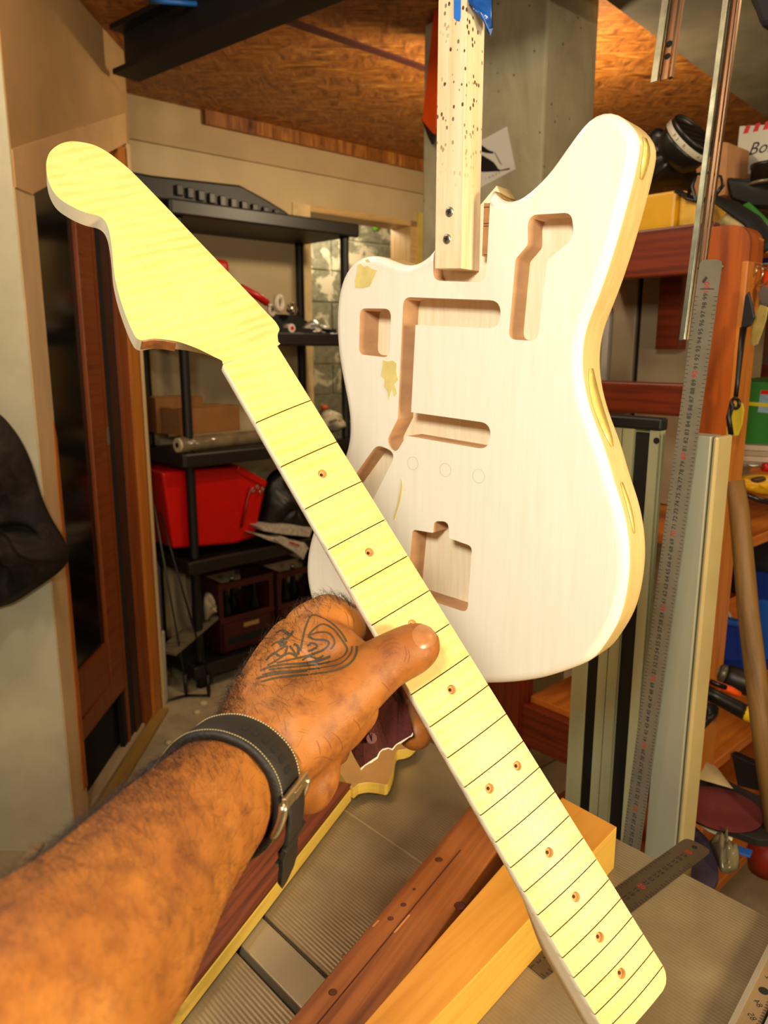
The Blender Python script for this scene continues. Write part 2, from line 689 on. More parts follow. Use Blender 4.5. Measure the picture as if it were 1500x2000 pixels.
dbox(3.02, 3.06, 0.0, zr - .02, 0.0, 0.012, 'jamb_edge', M('jamb_pale', '#d8b070', 0.6), door)
dbox(yl, yr, 0.0, 0.02, -0.30, -0.20, 'threshold_shadow_gap', m_dark)
dbox(2.69, 2.71, 1.17, 1.23, -0.125, -0.105, 'latch', M('latch_metal', '#a8a090', 0.4, 0.8), door)
G().box((XD - 0.09, 2.6, 0.95), (ZZ, YY, RT), (0.95, 0.41, 0.02)).obj('backing', m_dark, door)
sill = thing('trim_1', (XD - .05, 2.6, 0), 'pale grooved door sill on the floor', kind='structure')
m_sill = WOOD('sill_wood', '#cdb48c', '#9c8458', 3, 90, 0.7)
for k, (x0, x1, h) in enumerate(((-0.13, -0.095, .03), (-0.09, -0.06, .022), (-0.055, -0.02, .03), (-0.016, 0.03, .018))):
    G().box((XD + (x0 + x1) / 2, 2.4, h / 2), (YY, RT, ZZ), (0.60, (x1 - x0) / 2, h / 2)).obj('sill_strip', m_sill if k < 3 else WOOD('sill_ochre', '#a8853e', '#86662a', 3, 80), sill)

# black steel beam that dies into the bulkhead
zb0 = 2.40
p0 = hz(236, 138, zb0)
p1 = hz(560, 0, zb0)
dirb = (p1 - p0).normalized()
nb_ = ZZ.cross(dirb)
beam = thing('trim_2', p0, 'black steel I beam under the ceiling', kind='structure')
m_blk = M('black_steel', '#14120f', 0.55, 0.2, var=0.3)
cm = p0 + dirb * 1.45 + nb_ * 0.05 * (1 if nb_.dot(FW) > 0 else -1)
G().box(cm + ZZ * 0.008, (dirb, nb_, ZZ), (1.5, 0.05, 0.008)).obj('flange', m_blk, beam)
G().box(cm + ZZ * 0.075, (dirb, nb_, ZZ), (1.49, 0.006, 0.062)).obj('web', m_blk, beam)
G().box(cm + ZZ * 0.142, (dirb, nb_, ZZ), (1.5, 0.05, 0.008)).obj('flange', m_blk, beam)
P = hz(325, 3, 2.5)
cable = G().tube([P + BX * .1 + ZZ * .03, P, P + AX * .1 + ZZ * .02, P + AX * .3 + ZZ * 0.04], 0.008, 8).obj('cable', M('blue_cable', '#1c62b4', 0.5), None, 'blue cable above the black beam', 'cable')

# grey plank beam under the ceiling on the right
q0 = hz(1195, 8, 2.47)
q1 = hz(1500, 232, 2.47)
db = (q1 - q0).normalized()
nn = ZZ.cross(db)
bm_ = G().box((q0 + q1) / 2 - nn * 0.19 * (1 if nn.dot(FW) > 0 else -1) + ZZ * 0.04 + db * .4, (db, nn, ZZ), (2.6, 0.19, 0.04)).obj('trim_3', M('grey_beam', '#6e6450', 0.9, var=.3, scale=5, stretch=(1, 1, 1)), kind='structure', label='grey plank beam crossing the ceiling at right')

# concrete pillar
PD = 2.25
pc = cp(1063, 200, PD)
pc = Vector((pc.x, pc.y, 0))
t = NT('pillar_concrete')
v = t.coord('Object', (1, 1, 0.5))
n1 = t.noise(v, 7, 6, 0.65, 0.5)
vo = t.n('ShaderNodeTexVoronoi')
vo.inputs['Scale'].default_value = 26
t.l(t.coord('Object'), vo.inputs['Vector'])
pit = t.ramp(vo.outputs['Distance'], [(0.06, (1, 1, 1, 1)), (0.11, (0, 0, 0, 1))])
base = t.ramp(n1, [(0.3, lin('#a09a7a')), (0.5, lin('#b8b090')), (0.72, lin('#ccc6a8'))])
t.l(t.mix(pit, base, lin('#4a4432')), t.b.inputs['Base Color'])
t.b.inputs['Roughness'].default_value = 0.92
t.bump(n1, 0.5, 0.004)
pillar = G().box(pc + BX * 0.25 + AX * 0.13 + ZZ * CEIL / 2, (AX, BX, ZZ), (0.13, 0.25, CEIL / 2)).obj('pillar', t.m, kind='structure', label='grey board-marked concrete pillar behind the guitar body', bevel=.008)
# sticker on the pillar
PL, PN = pc, -AX                       # left face: plane through pc with normal -AX


def pf(px, py, off=0.0):
    return hp(px, py, pc - AX * off, AX)


stk = thing('sticker', pf(960, 320), 'white square sticker with a black skiing figure on the concrete pillar', 'sticker')
e = pf(990, 247, .002) - pf(1007, 330, .002)
quad = [(990, 247), (1007, 330), (935, 368), (912, 289)]
ptsq = [pf(*q, .0015) for q in quad]
g = G()
g.face(ptsq[::-1])
g.face([p + AX * .0012 for p in ptsq])
for i in range(4):
    a, b = ptsq[i], ptsq[(i + 1) % 4]
    g.face([a, b, b + AX * .0012, a + AX * .0012])
g.obj('sheet', M('sticker_white', '#f2efe2', 0.5, var=.03), stk)
g = G()
for poly in ([(940, 283), (951, 291), (958, 295), (964, 296), (963, 300), (951, 299), (938, 296)],
             [(940, 302), (950, 308), (963, 316), (969, 323), (973, 330), (978, 332), (995, 328), (996, 331), (975, 334.5), (945, 336), (936, 335), (938, 318)],
             [(965, 297), (966.5, 297), (979.5, 321), (978, 322)]):
    q = [pf(*p, .0022) for p in poly]
    g.face(q)
for k, x in enumerate((949, 956, 963, 969, 975)):
    c = pf(x, 350 - (x - 949) * .49, .0022)
    text_fast(g, 'INDUS'[k], c, -BX * .9 + ZZ * .4, ZZ * .9 + BX * .4, .010)
g.obj('print', M('ink_black', '#0a0a0a', 0.7, var=.05), stk)
# orange saw case hanging on the pillar's left edge
t_or = thing('saw_case', pf(838, 200, .05), 'flat orange tool with a black tip hanging left of the stick', 'tool')
op = [(853, -40), (862, -40), (852, 250), (846, 262), (824, 236)]
g = G()
Q = [pf(*p, .05) for p in op]
uq = [((p - pc).dot(BX), p.z) for p in Q]
g.prism(uq, pc - AX * 0.05, BX, ZZ, AX, 0, 0.02).obj('case_body', M('orange_plastic', '#d8480a', 0.4, var=.08), t_or, bevel=.003)
g = G()
Q = [pf(*p, .045) for p in [(823, 232), (829, 243), (846, 262), (843, 282), (836, 268)]]
g.prism([((p - pc).dot(BX), p.z) for p in Q], pc - AX * 0.045, BX, ZZ, AX, 0, 0.012).obj('tip', M('black_rubber', '#161412', 0.5), t_or)

# side walls that close the room outside the view
G().box((4.6, 2.2, CEIL / 2), (YY, RT, ZZ), (4.6, 0.05, CEIL / 2)).obj('wall_right', m_plaster3, kind='structure', label='plain plaster wall far right')
G().box((0.6, -2.35, CEIL / 2), (RT, YY, ZZ), (4.2, 0.05, CEIL / 2)).obj('wall_behind', m_plaster, kind='structure', label='plain plaster wall behind the viewer')
G().box((-3.5, 2.2, CEIL / 2), (YY, RT, ZZ), (4.6, 0.05, CEIL / 2)).obj('wall_far_left', m_plaster, kind='structure', label='plain plaster wall far left')

# ================================================================== GUITAR BODY
bu = camv((.766, .188, -.614)).normalized()
bv = camv((-.052, .971, .237))
bv = (bv - bu * bu.dot(bv)).normalized()      # down along the body
bn = bu.cross(bv).normalized()                # away from the viewer
B0 = cp(930, 800, 0.73)
RO, TH = 0.009, 0.044


def b2(px, py, d=0.0):
    P = hp(px, py, B0 + bn * d, bn)
    return Vector(((P - B0).dot(bu), (P - B0).dot(bv)))


def b3(q, d=0.0):
    return B0 + bu * q[0] + bv * q[1] + bn * d


left_sil = [(845, 499), (836, 507), (825, 515), (810, 520), (790, 517), (768, 507), (745, 500), (722, 500), (702, 508), (686, 525), (675, 548), (667, 582), (664, 622), (665, 662), (669, 702), (676, 742),
            (684, 782), (689, 818), (689, 850), (683, 882), (669, 916), (650, 955), (631, 1000), (614, 1048), (605, 1097), (608, 1142), (622, 1190), (646, 1234), (682, 1270), (730, 1297), (790, 1316),
            (852, 1327), (920, 1332), (985, 1332), (1042, 1326), (1085, 1316)]
right_face = [(1135, 1280), (1156, 1256), (1183, 1213), (1196, 1173), (1204, 1120), (1205, 1080), (1201, 1040), (1192, 997), (1173, 940), (1157, 883), (1134, 822), (1120, 773), (1113, 727), (1113, 679),
              (1122, 631), (1137, 593), (1156, 542), (1180, 466), (1201, 388), (1213, 340), (1221, 300), (1226, 267)]
horn_sil = [(1222, 231), (1203, 221), (1187, 218), (1167, 225), (1147, 242), (1127, 270), (1103, 303), (1080, 337), (1053, 364), (1028, 386), (1011, 396), (995, 396), (977, 389), (966, 374), (962, 360)]
rf = [b2(*p) for p in right_face]
ro = []
for i, p in enumerate(rf):
    tg = (rf[min(i + 1, len(rf) - 1)] - rf[max(i - 1, 0)]).normalized()
    ro.append(p + Vector((-tg.y, tg.x)) * RO)
out = [b2(*p, RO) for p in left_sil] + ro + [b2(*p, RO) for p in horn_sil]
smooth_part = catmull([tuple(p) + (0,) for p in out], 4)
outline = [Vector((p.x, p.y)) for p in smooth_part]
# resample evenly
L = [0]
for i in range(1, len(outline)):
    L.append(L[-1] + (outline[i] - outline[i - 1]).length)
NR = 240
res = []
k = 0
for i in range(NR):
    d = L[-1] * i / (NR - 1)
    while k < len(L) - 2 and L[k + 1] < d:
        k += 1
    f = (d - L[k]) / max(1e-9, L[k + 1] - L[k])
    res.append(outline[k].lerp(outline[k + 1], f))
for _ in range(3):
    res = [res[0]] + [(res[i - 1] + res[i] * 2 + res[i + 1]) / 4 for i in range(1, NR - 1)] + [res[-1]]
# close across the neck pocket
res += [res[-1].lerp(res[0], k / 6) for k in range(1, 6)]
N_ = len(res)
ar = sum(res[i].x * res[(i + 1) % N_].y - res[(i + 1) % N_].x * res[i].y for i in range(N_))
nrm = []
for i in range(N_):
    tg = (res[(i + 1) % N_] - res[i - 1]).normalized()
    n2 = Vector((tg.y, -tg.x)) if ar > 0 else Vector((-tg.y, tg.x))
    nrm.append(n2)
for _ in range(4):
    nrm = [(nrm[i - 1] + nrm[i] + nrm[(i + 1) % N_]).normalized() for i in range(N_)]


def ringat(inset, d):
    return [b3(res[i] - nrm[i] * inset, d) for i in range(N_)]


prof = [(RO * (1 - math.sin(a)), RO * (1 - math.cos(a))) for a in [k * math.pi / 12 for k in range(7)]]
prof += [(0, RO * 1.6), (0, TH - RO)] + [(RO * .5 * (1 - math.cos(a)), TH - RO * .5 + RO * .5 * math.sin(a)) for a in [k * math.pi / 8 for k in range(5)]]
rings = [ringat(i, d) for i, d in prof]
bo = b3((0, 0.25))
bm = bmesh.new()
VR = [[bm.verts.new(p - bo) for p in r] for r in rings]
for k in range(len(VR) - 1):
    for i in range(N_):
        j = (i + 1) % N_
        f = bm.faces.new((VR[k][i], VR[k][j], VR[k + 1][j], VR[k + 1][i]))
        f.smooth = True
        f.material_index = 0 if k < 5 else 1
bm.faces.new(VR[0][::-1])
bm.faces.new(VR[-1])
bmesh.ops.recalc_face_normals(bm, faces=bm.faces)
me = bpy.data.meshes.new('body_slab')
bm.to_mesh(me)
bm.free()


def bodymat(name, ca, cb, rough):
    t = NT(name)
    v = t.coord('Object', (38, 38, 2.2))
    f = t.noise(v, 4.0, 5, 0.6, 0.3)
    f2 = t.noise(t.coord('Object'), 9, 3)
    c = t.ramp(f, [(0.3, lin(cb)), (0.7, lin(ca))])
    t.l(t.mix(t.ramp(f2, [(0.4, (0, 0, 0, 1)), (0.8, (.35, .35, .35, 1))]), c, lin(cb)), t.b.inputs['Base Color'])
    t.b.inputs['Roughness'].default_value = rough
    t.b.inputs['Coat Weight'].default_value = 0.25
    t.b.inputs['Coat Roughness'].default_value = 0.25
    return t.m


m_white = bodymat('body_white_primer', '#f5f1e4', '#efe9d8', 0.42)
m_rim = bodymat('body_rim_cream', '#e0c48c', '#d2b274', 0.42)
t = NT('cavity_wood')
v = t.coord('Object', (60, 60, 5))
f = t.noise(v, 3.0, 5, .6)
geo = t.n('ShaderNodeNewGeometry')
t.l(t.ramp(f, [(0.3, lin('#efdcb4')), (0.7, lin('#faf0d6'))]), t.b.inputs['Base Color'])
t.b.inputs['Roughness'].default_value = .7
m_cav = t.m
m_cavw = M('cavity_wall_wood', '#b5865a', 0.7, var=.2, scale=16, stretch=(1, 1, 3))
for m in (m_white, m_rim, m_cav, m_cavw):
    me.materials.append(m)

cav = [
    ([(703, 602, 8), (764, 603, 9), (761, 699, 9), (701, 692, 8)], .031),
    ([(788, 580, 9), (979, 587, 14), (976, 642, 14), (811.6, 634.5, .6), (803, 805, .6), (960, 827, 13), (955, 879, 13), (794, 851, 1.5), (772, 887, 9), (755, 862, 9), (777, 818, 4)], .026),
    ([(1031, 420, 9), (1116, 415, 9), (1122, 463, 12), (1069, 509, 7), (1050, 666, 8), (993, 663, 8), (1007, 506, 6), (1031, 478, 6)], .026),
    ([(736, 868, 14), (775, 884, 14), (704, 1024, 12), (648, 992, 12)], .026),
    ([(806, 1034, 5), (846, 1041, 1.5), (848, 1017, 7), (876, 1019, 7), (877, 1051, 2), (922, 1067, 6), (913, 1197, 8), (795, 1158, 5)], .026),
    ([(846, 470, 1), (960, 330, 1), (962, 340, 1), (948, 552, 9), (848, 545, 9)], .016),
]
pocket_px = [(847, 420), (846, 545), (947, 552), (957, 330), (900, 280), (850, 280)]
cav[5] = ([(848, 300, 1), (962, 300, 1), (949, 552, 10), (846, 548, 10)], .016)
cutters = []
for poly, dep in cav:
    pp = rounded([(b2(x, y)[0], b2(x, y)[1], r / 1000) for x, y, r in poly])
    cg = G()
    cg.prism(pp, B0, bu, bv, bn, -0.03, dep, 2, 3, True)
    cutters.append(cg.mesh('cut', [m_white, m_rim, m_cav, m_cavw], bo))
me = cut(me, cutters)
me.name = 'body_slab'
# material by orientation: cavity floors pale, cavity walls brown
gb = thing('unfinished_guitar', bo, 'cream white offset guitar body blank with routed cavities hanging on a stick', 'guitar')
body_o = link_mesh('body_slab', me, bo, gb)
bv_bm = bmesh.new()
bv_bm.from_mesh(me)
body_bvh = BVHTree.FromBMesh(bv_bm)
bv_bm.free()
# sanded-through amber patches on the face, a film thinner than paint
m_amber = M('amber_patch', '#e2cf86', 0.35, var=.12, scale=60)
m_amber2 = M('amber_varnish', '#d6bb6a', 0.22, var=.15, scale=50)


def film(name, poly, mat, d0=-0.0003, par=gb):
    g = G()
    g.prism([tuple(b2(*p)) for p in poly], B0, bu, bv, bn, d0, 0.0004)
    return g.obj(name, mat, par)


film('bare_patch', [(698, 518), (704, 515), (712, 521), (718, 519), (726, 525), (737, 528), (733, 537), (728, 548), (723, 559), (709, 563), (694, 562), (693, 549), (697, 534)], m_amber)
film('bare_patch', [(713, 508), (719, 506), (722, 511), (716, 512)], m_amber)
film('bare_patch', [(748, 703), (756, 706), (768, 704), (775, 710), (774, 724), (778, 742), (771, 750), (776, 768), (770, 776), (766, 758), (760, 782), (757, 765), (750, 755), (752, 742), (744, 734), (747, 719)], m_amber)
film('bare_patch', [(785, 934), (787, 950), (782, 980), (771, 1016), (768, 1014), (776, 985), (781, 958)], m_amber)
# pencilled circles
for c in ((806.5, 905), (870, 918), (935, 930)):
    q = b2(*c)
    g = G()
    n = 28
    for k in range(n):
        a, b = 2 * math.pi * k / n, 2 * math.pi * (k + 1) / n
        g.face([b3(q + Vector((math.cos(x), math.sin(x))) * r, -.00035) for x, r in ((a, .0066), (b, .0066), (b, .0068), (a, .0068))])
        g.face([b3(q + Vector((math.cos(x), math.sin(x))) * r, -.0001) for x, r in ((a, .0068), (b, .0068), (b, .0066), (a, .0066))])
    g.obj('pencil_circle', M('pencil', '#b8b094', .8, var=.05), gb)


# amber runs along the right rim
def rim_strip(y0, y1, d0, d1, name, mat, idx=None):
    idx = idx or [i for i in range(N_) if res[i].x > 0.05 and y0 <= res[i].y <= y1 and nrm[i].x > 0.3]
    if len(idx) < 2:
        return
    g = G()
    m = len(idx)
    for a in range(m - 1):
        i, j = idx[a], idx[a + 1]
        wa = math.sin(math.pi * (a + .3) / m) ** .5
        wb = math.sin(math.pi * (min(a + 1.3, m - .01)) / m) ** .5
        mid, hw = (d0 + d1) / 2, (d1 - d0) / 2
        g.face([b3(res[i] + nrm[i] * .0004, mid - hw * wa), b3(res[j] + nrm[j] * .0004, mid - hw * wb), b3(res[j] + nrm[j] * .0004, mid + hw * wb), b3(res[i] + nrm[i] * .0004, mid + hw * wa)], None, 0, True)
    o = g.obj(name, mat, gb)
    s = o.modifiers.new('solid', 'SOLIDIFY')
    s.thickness = 0.0003


ys = [b2(1150, y)[1] for y in (265, 355, 715, 885, 930, 1045)]
qa, qb = b2(972, 384, RO), b2(1016, 396, RO)
rim_strip(0, 0, .008, .043, 'raw_rim', M('raw_rim_wood', '#b48a44', .5, var=.25, scale=60), [i for i in range(N_) if qa.x <= res[i].x <= qb.x and abs(res[i].y - qa.y) < .03])
rim_strip(ys[0], ys[1], .012, .026, 'varnish_run', m_amber2)
rim_strip(ys[2], ys[3], .012, .031, 'varnish_run', m_amber2)
rim_strip(ys[4], ys[5], .014, .022, 'varnish_run', m_amber2)

# ================================================================== HANGING STICK
t = NT('wormy_stick')
v = t.coord('UV', (5, 90, 90))
f = t.noise(v, 1.0, 5, .6, .3)
cw = t.ramp(f, [(0.3, lin('#dcbc8c')), (0.7, lin('#f2e0bc'))])
vo = t.n('ShaderNodeTexVoronoi')
vo.inputs['Scale'].default_value = 1.0
t.l(t.coord('UV', (130, 190, 190)), vo.inputs['Vector'])
dots = t.ramp(vo.outputs['Distance'], [(0.20, (1, 1, 1, 1)), (0.28, (0, 0, 0, 1))])
msk = t.ramp(t.noise(t.coord('UV', (14, 22, 22)), 1.0, 2), [(0.38, (0, 0, 0, 1)), (0.46, (1, 1, 1, 1))])
sep = t.n('ShaderNodeSeparateXYZ')
t.l(t.coord('UV'), sep.inputs[0])
up = t.ramp(sep.outputs[0], [(0.54, (0, 0, 0, 1)), (0.62, (1, 1, 1, 1))])
mm = t.mix(1.0, t.mix(1.0, dots, msk, 'MULTIPLY'), up, 'MULTIPLY')
t.l(t.mix(mm, cw, lin('#5a2c10')), t.b.inputs['Base Color'])
t.b.inputs['Roughness'].default_value = .7
t.bump(f, .1)
m_worm = t.m
SD = -0.0145                          # front of the stick stands proud of the body face
s_bl, s_br, s_tl = b2(849, 527, SD), b2(901, 531, SD), b2(856, 0, SD)
sw = (s_br - s_bl).length
stx = bu
top_v = -1.04
stick = thing('hanging_stick', b3((s_bl.x + sw / 2, s_bl.y), SD), 'long pale worm-holed wooden stick screwed into the neck pocket', 'stick')
g = G()
lean = (s_tl.x - s_bl.x) / (s_tl.y - s_bl.y)
dirs = (bv + bu * lean).normalized()
ln = s_bl.y - top_v
c = b3((s_bl.x + sw / 2 + lean * (top_v - s_bl.y) / 2, (s_bl.y + top_v) / 2), SD + .0145)


def stick_box():
    pts = {}
    A = (-dirs, bu, bn)
    g = G()
    h = (ln / 2, sw / 2, .0145)
    for i in range(3):
        j, k = [(1, 2), (0, 2), (0, 1)][i]
        for sg in (-1, 1):
            order = ((-1, -1), (1, -1), (1, 1), (-1, 1))
            if (sg > 0) == (i == 1):
                order = order[::-1]
            P, U = [], []
            for p, q in order:
                w = {j: p, k: q, i: sg}
                P.append(c + A[0] * (w[0] * h[0]) + A[1] * (w[1] * h[1]) + A[2] * (w[2] * h[2]))
                U.append((0.5 + w[0] * h[0] + h[0] - 0.02, w[1] * h[1] + w[2] * h[2]))
            g.face(P, U)
    return g


stick_box().obj('shaft', m_worm, stick, bevel=.0007)
m_screw = M('screw_steel', '#b9b4a4', .35, .9, var=.1)
for (x, y) in ((878, 414), (873, 467)):
    q = b2(x, y, SD)
    P = b3(q, SD)
    s = G().lathe(P + bn * .0005, -bn, [(.0046, 0), (.0046, .0007), (.003, .0016)], 18).obj('screw', m_screw, stick)
    g = G()
    for a in (0.3, 0.3 + math.pi / 2):
        e1 = bu * math.cos(a) + bv * math.sin(a)
        e2 = bu * -math.sin(a) + bv * math.cos(a)
        g.box(P - bn * .0012, (e1, e2, bn), (.0024, .0006, .0003))
    g.obj('cross_slot', M('slot_black', '#15120c', .8), s)
# blue tape
m_tape = M('blue_tape', '#1f6fd0', .35, var=.18, scale=40)
g = G()
g.prism([tuple(b2(*p, SD)) for p in [(887, -30), (901, -30), (900, 34), (898, 42), (892, 40), (887, 36)]], B0, bu, bv, bn, SD - .0006, SD + .0002)
g.obj('tape', m_tape, stick)
g = G()
Q = [(915, -30), (962, -30), (962, 20), (963, 55), (958, 70), (950, 60), (944, 42), (936, 28), (928, 24), (922, 12), (914, 4)]
sideP = b3((s_bl.x + sw + lean * (top_v - s_bl.y) * .7, top_v), 0)
w_pts = []
for x, y in Q:
    f = SD - .001 if x < 929 else SD + (x - 929) / 36 * .026
    w_pts.append(b3(b2(x, y, f), f))
puff(g, w_pts, -bn * .6 + bu * .8, .003, 4, .5, 3)
g.obj('tape', M('blue_tape_crumpled', '#1b4f9c', .25, var=.5, scale=90), stick)
# shim beside the stick inside the pocket
shim = thing('wood_shim', b3(b2(945, 500), .005), 'reddish scored wooden shim wedged beside the stick', 'shim')
zt = [b2(953, 396), b2(953, 500), b2(939, 500), b2(943, 396)]
g = G().prism([tuple(p) for p in zt], B0, bu, bv, bn, .002, .0155)
g.obj('block', WOOD('shim_wood', '#c08a58', '#94582c', 4, 60), shim)
for y in (404, 436, 441, 497):
    q = b2(948, y)
    G().box(b3(q, .0018), (bu, bv, bn), (.0028, .0003, .0003)).obj('score_line', M('score_dark', '#5c2c14', .8), shim)

# ================================================================== GUITAR NECK IN THE HAND
nt_ = camv((.78092651, -.40806081, .47290607)).normalized()
ns_ = camv((.51451005, .84952045, -.11659511)).normalized()
na_ = camv((-.35416548, .33436714, .87336443)).normalized()
NO = CAM + camv((-.08583666, -.0993516, .52278397))
SCALE = .648


def n3(s, t_, h):                    # along, across, height above the board
    return NO + ns_ * s + nt_ * t_ - na_ * h


def n2(px, py, h=0.0):
    P = hp(px, py, NO - na_ * h, na_)
    return ((P - NO).dot(ns_), (P - NO).dot(nt_))


def nwid(s):
    return .0427 + .030 * max(s, -.01)


def maple(name, ca, cb, cc):
    t = NT(name)
    v = t.coord('UV', (1, 1, 1))
    wv = t.n('ShaderNodeTexWave', wave_type='BANDS', bands_direction='X', wave_profile='SIN')
    wv.inputs['Scale'].default_value = 38.0
    wv.inputs['Distortion'].default_value = 5.0
    wv.inputs['Detail'].default_value = 2.0
    wv.inputs['Detail Scale'].default_value = 1.2
    t.l(t.coord('UV', (1, .35, 1), (0, 0, .12)), wv.inputs['Vector'])
    f = t.noise(t.coord('UV', (6, 260, 1)), 1.0, 4, .6)
    n2_ = t.noise(t.coord('UV', (22, 22, 1)), 1.0, 2)
    band = t.mix(1.0, wv.outputs['Color'], t.ramp(n2_, [(.35, (0.1, 0.1, 0.1, 1)), (.65, (1, 1, 1, 1))]), 'MULTIPLY')
    c = t.mix(band, lin(ca), lin(cb))
    t.l(t.mix(t.ramp(f, [(.56, (0, 0, 0, 1)), (.75, (.5, .5, .5, 1))]), c, lin(cc)), t.b.inputs['Base Color'])
    t.b.inputs['Roughness'].default_value = .42
    t.b.inputs['Specular IOR Level'].default_value = .4
    return t.m


m_maple = maple('flame_maple', '#e2c77c', '#d7b664', '#cfaa58')
m_slot = M('slot_brown', '#5a2c0e', .8, var=.1)
m_hole = M('hole_wood', '#b98444', .7, var=.2, scale=120)
m_side = M('maple_side', '#efe2c4', .5, var=.08, scale=20)
neck = thing('guitar_neck', n3(.2, 0, -.02), 'pale flamed maple guitar neck with open fret slots held in the hand', 'guitar neck')
frets = [SCALE * (1 - 2 ** (-n / 12)) for n in range(1, 23)]
S0, S1 = -.010, .4755
st = [(S0, 0), (-.004, 0), (0.008, 0)]
stations = [S0, -.004, .008]
depthz = [0, 0, 0]
for f in frets:
    for d, z in ((-.00036, 0), (-.00035, 1), (.00035, 1), (.00036, 0)):
        stations.append(f + d)
        depthz.append(z)
for s in [S0 + k * .0085 for k in range(1, 57)] + [.395, .402, .409, .416, .423, .430, S1 - .010, S1 - .006, S1 - .003, S1 - .001, S1]:
    if all(abs(s - f) > .0012 for f in frets):
        stations.append(s)
        depthz.append(0)
order = sorted(range(len(stations)), key=lambda i: stations[i])
NTOP = 9
bm = bmesh.new()
uvl = bm.loops.layers.uv.new('UVMap')
rows = []
for i in order:
    s, z = stations[i], depthz[i]
    w_ = nwid(s) / 2
    if s > S1 - .010:                 # rounded corners of the heel end
        w_ -= .010 * (1 - math.sqrt(max(0, 1 - ((s - (S1 - .010)) / .010) ** 2)))
    hl = min(1, max(0, (s - .365) / .06))
    hl = hl * hl * (3 - 2 * hl)
    dep = .0205 + .0025 * s / .45
    pts = []
    for k in range(NTOP):
        tt = -w_ + 2 * w_ * k / (NTOP - 1)
        pts.append((tt, -tt * tt / (2 * .241) - (.0016 if z else 0)))
    nback = 13
    edge = pts[-1][1]
    for k in range(nback):
        a = math.pi * (k + .5) / nback
        cx, cz = math.cos(a) * w_ * 1.0, -.006 - (dep - .006) * math.sin(a) ** .85
        u = (k + .5) / nback
        if u < .2:
            rx, rz = w_, -.004 - (.0255 - .004) * u / .2
        elif u < .8:
            rx, rz = w_ * (1 - 2 * (u - .2) / .6), -.0255
        else:
            rx, rz = -w_, -.0255 + (.0255 - .004) * (u - .8) / .2
        pts.append((cx * (1 - hl) + rx * hl, cz * (1 - hl) + rz * hl))
    rows.append((s, z, [bm.verts.new(n3(s, p[0], p[1]) - ORG[neck]) for p in pts], pts))
for a in range(len(rows) - 1):
    s0, z0, V0, p0 = rows[a]
    s1, z1, V1, p1 = rows[a + 1]
    m = len(V0)
    for k in range(m):
        j = (k + 1) % m
        f = bm.faces.new((V0[k], V0[j], V1[j], V1[k]))
        f.smooth = k >= NTOP - 1
        f.material_index = 1 if (k < NTOP - 1 and (z0 or z1)) else (0 if k < NTOP - 1 else 2)
        for lp, (ss, pp, q) in zip(f.loops, ((s0, p0, k), (s0, p0, j), (s1, p1, j), (s1, p1, k))):
            lp[uvl].uv = (ss, pp[q][0] + (pp[q][1] * 2 if k >= NTOP - 1 else 0))
for V in (rows[0][2], rows[-1][2]):
    f = bm.faces.new(V)
    f.material_index = 2
bmesh.ops.recalc_face_normals(bm, faces=bm.faces)
me = bpy.data.meshes.new('neck_shaft')
bm.to_mesh(me)
bm.free()
for m in (m_maple, m_slot, m_side, m_hole):
    me.materials.append(m)
cutters = []
allf = [0] + frets
for n in (3, 5, 7, 9, 12, 15, 17, 19, 21):
    s = (allf[n - 1] + allf[n]) / 2
    for tt in ((-.0125, .0125) if n == 12 else (0,)):
        g = G()
        g.lathe(n3(s, tt, .004), na_, [(.0031, 0), (.0031, .0062)], 20, 3)
        cutters.append(g.mesh('cut', [m_maple, m_slot, m_side, m_hole], ORG[neck]))
        g = G()
        g.lathe(n3(s, tt, .001), na_, [(.0012, 0), (.0012, .0065)], 12, 1)
        cutters.append(g.mesh('cut', [m_maple, m_slot, m_side, m_hole], ORG[neck]))
me = cut(me, cutters)
me.name = 'neck_shaft'
shaft = link_mesh('neck_shaft', me, ORG[neck], neck)

# headstock: outline on its own lower plane, sweeping up to the nut
HD = -.006
face_px = [(143, 276), (180, 282), (207, 295), (230, 312), (253, 331), (290, 368), (340, 420), (415, 499), (500, 588), (532, 622), (543, 637), (545.5, 645), (542, 654), (543.5, 668), (549.5, 687)]
left_px = [(444, 723), (434, 706), (417, 697), (383, 680), (350, 668), (323, 663), (300, 661), (280, 664), (271, 663), (263, 655), (252, 632), (240, 600), (230, 567), (223, 533), (220, 500), (217, 473), (212, 447), (204, 430), (191, 421), (167, 415), (140, 403), (112, 384), (97, 360), (91, 335), (91, 314), (99, 295), (118, 281)]


def htop(s):
    u = min(1, max(0, (s + .042) / .036))
    return HD * (1 - u * u * (3 - 2 * u))


ol = []
for q in face_px + left_px:
    a = n2(*q, HD)
    a = n2(*q, htop(a[0]))
    ol.append(a)
n_f = len(face_px)
cur = catmull([(p[0], p[1], 0) for p in ol], 4, True)
poly = [(p.x, p.y) for p in cur if p.x < -.0085]
poly2 = []
for p in poly:
    poly2.append(p)
bm = bmesh.new()
top = [bm.verts.new((p[0], p[1], 0)) for p in poly2]
bm.faces.new(top)
for k in range(24):
    s = -.046 + k * .0018
    geom = bm.verts[:] + bm.edges[:] + bm.faces[:]
    bmesh.ops.bisect_plane(bm, geom=geom, plane_co=(s, 0, 0), plane_no=(1, 0, 0))
ex = bmesh.ops.extrude_face_region(bm, geom=bm.faces[:])
low = [v for v in ex['geom'] if isinstance(v, bmesh.types.BMVert)]
for v in low:
    v.co.z = -1
bmesh.ops.recalc_face_normals(bm, faces=bm.faces)
uvl = bm.loops.layers.uv.new('UVMap')
for f in bm.faces:
    side = abs(f.normal.z) < .5
    f.material_index = 1 if side else 0
    for lp in f.loops:
        lp[uvl].uv = (lp.vert.co.x, lp.vert.co.y + lp.vert.co.z * .01)
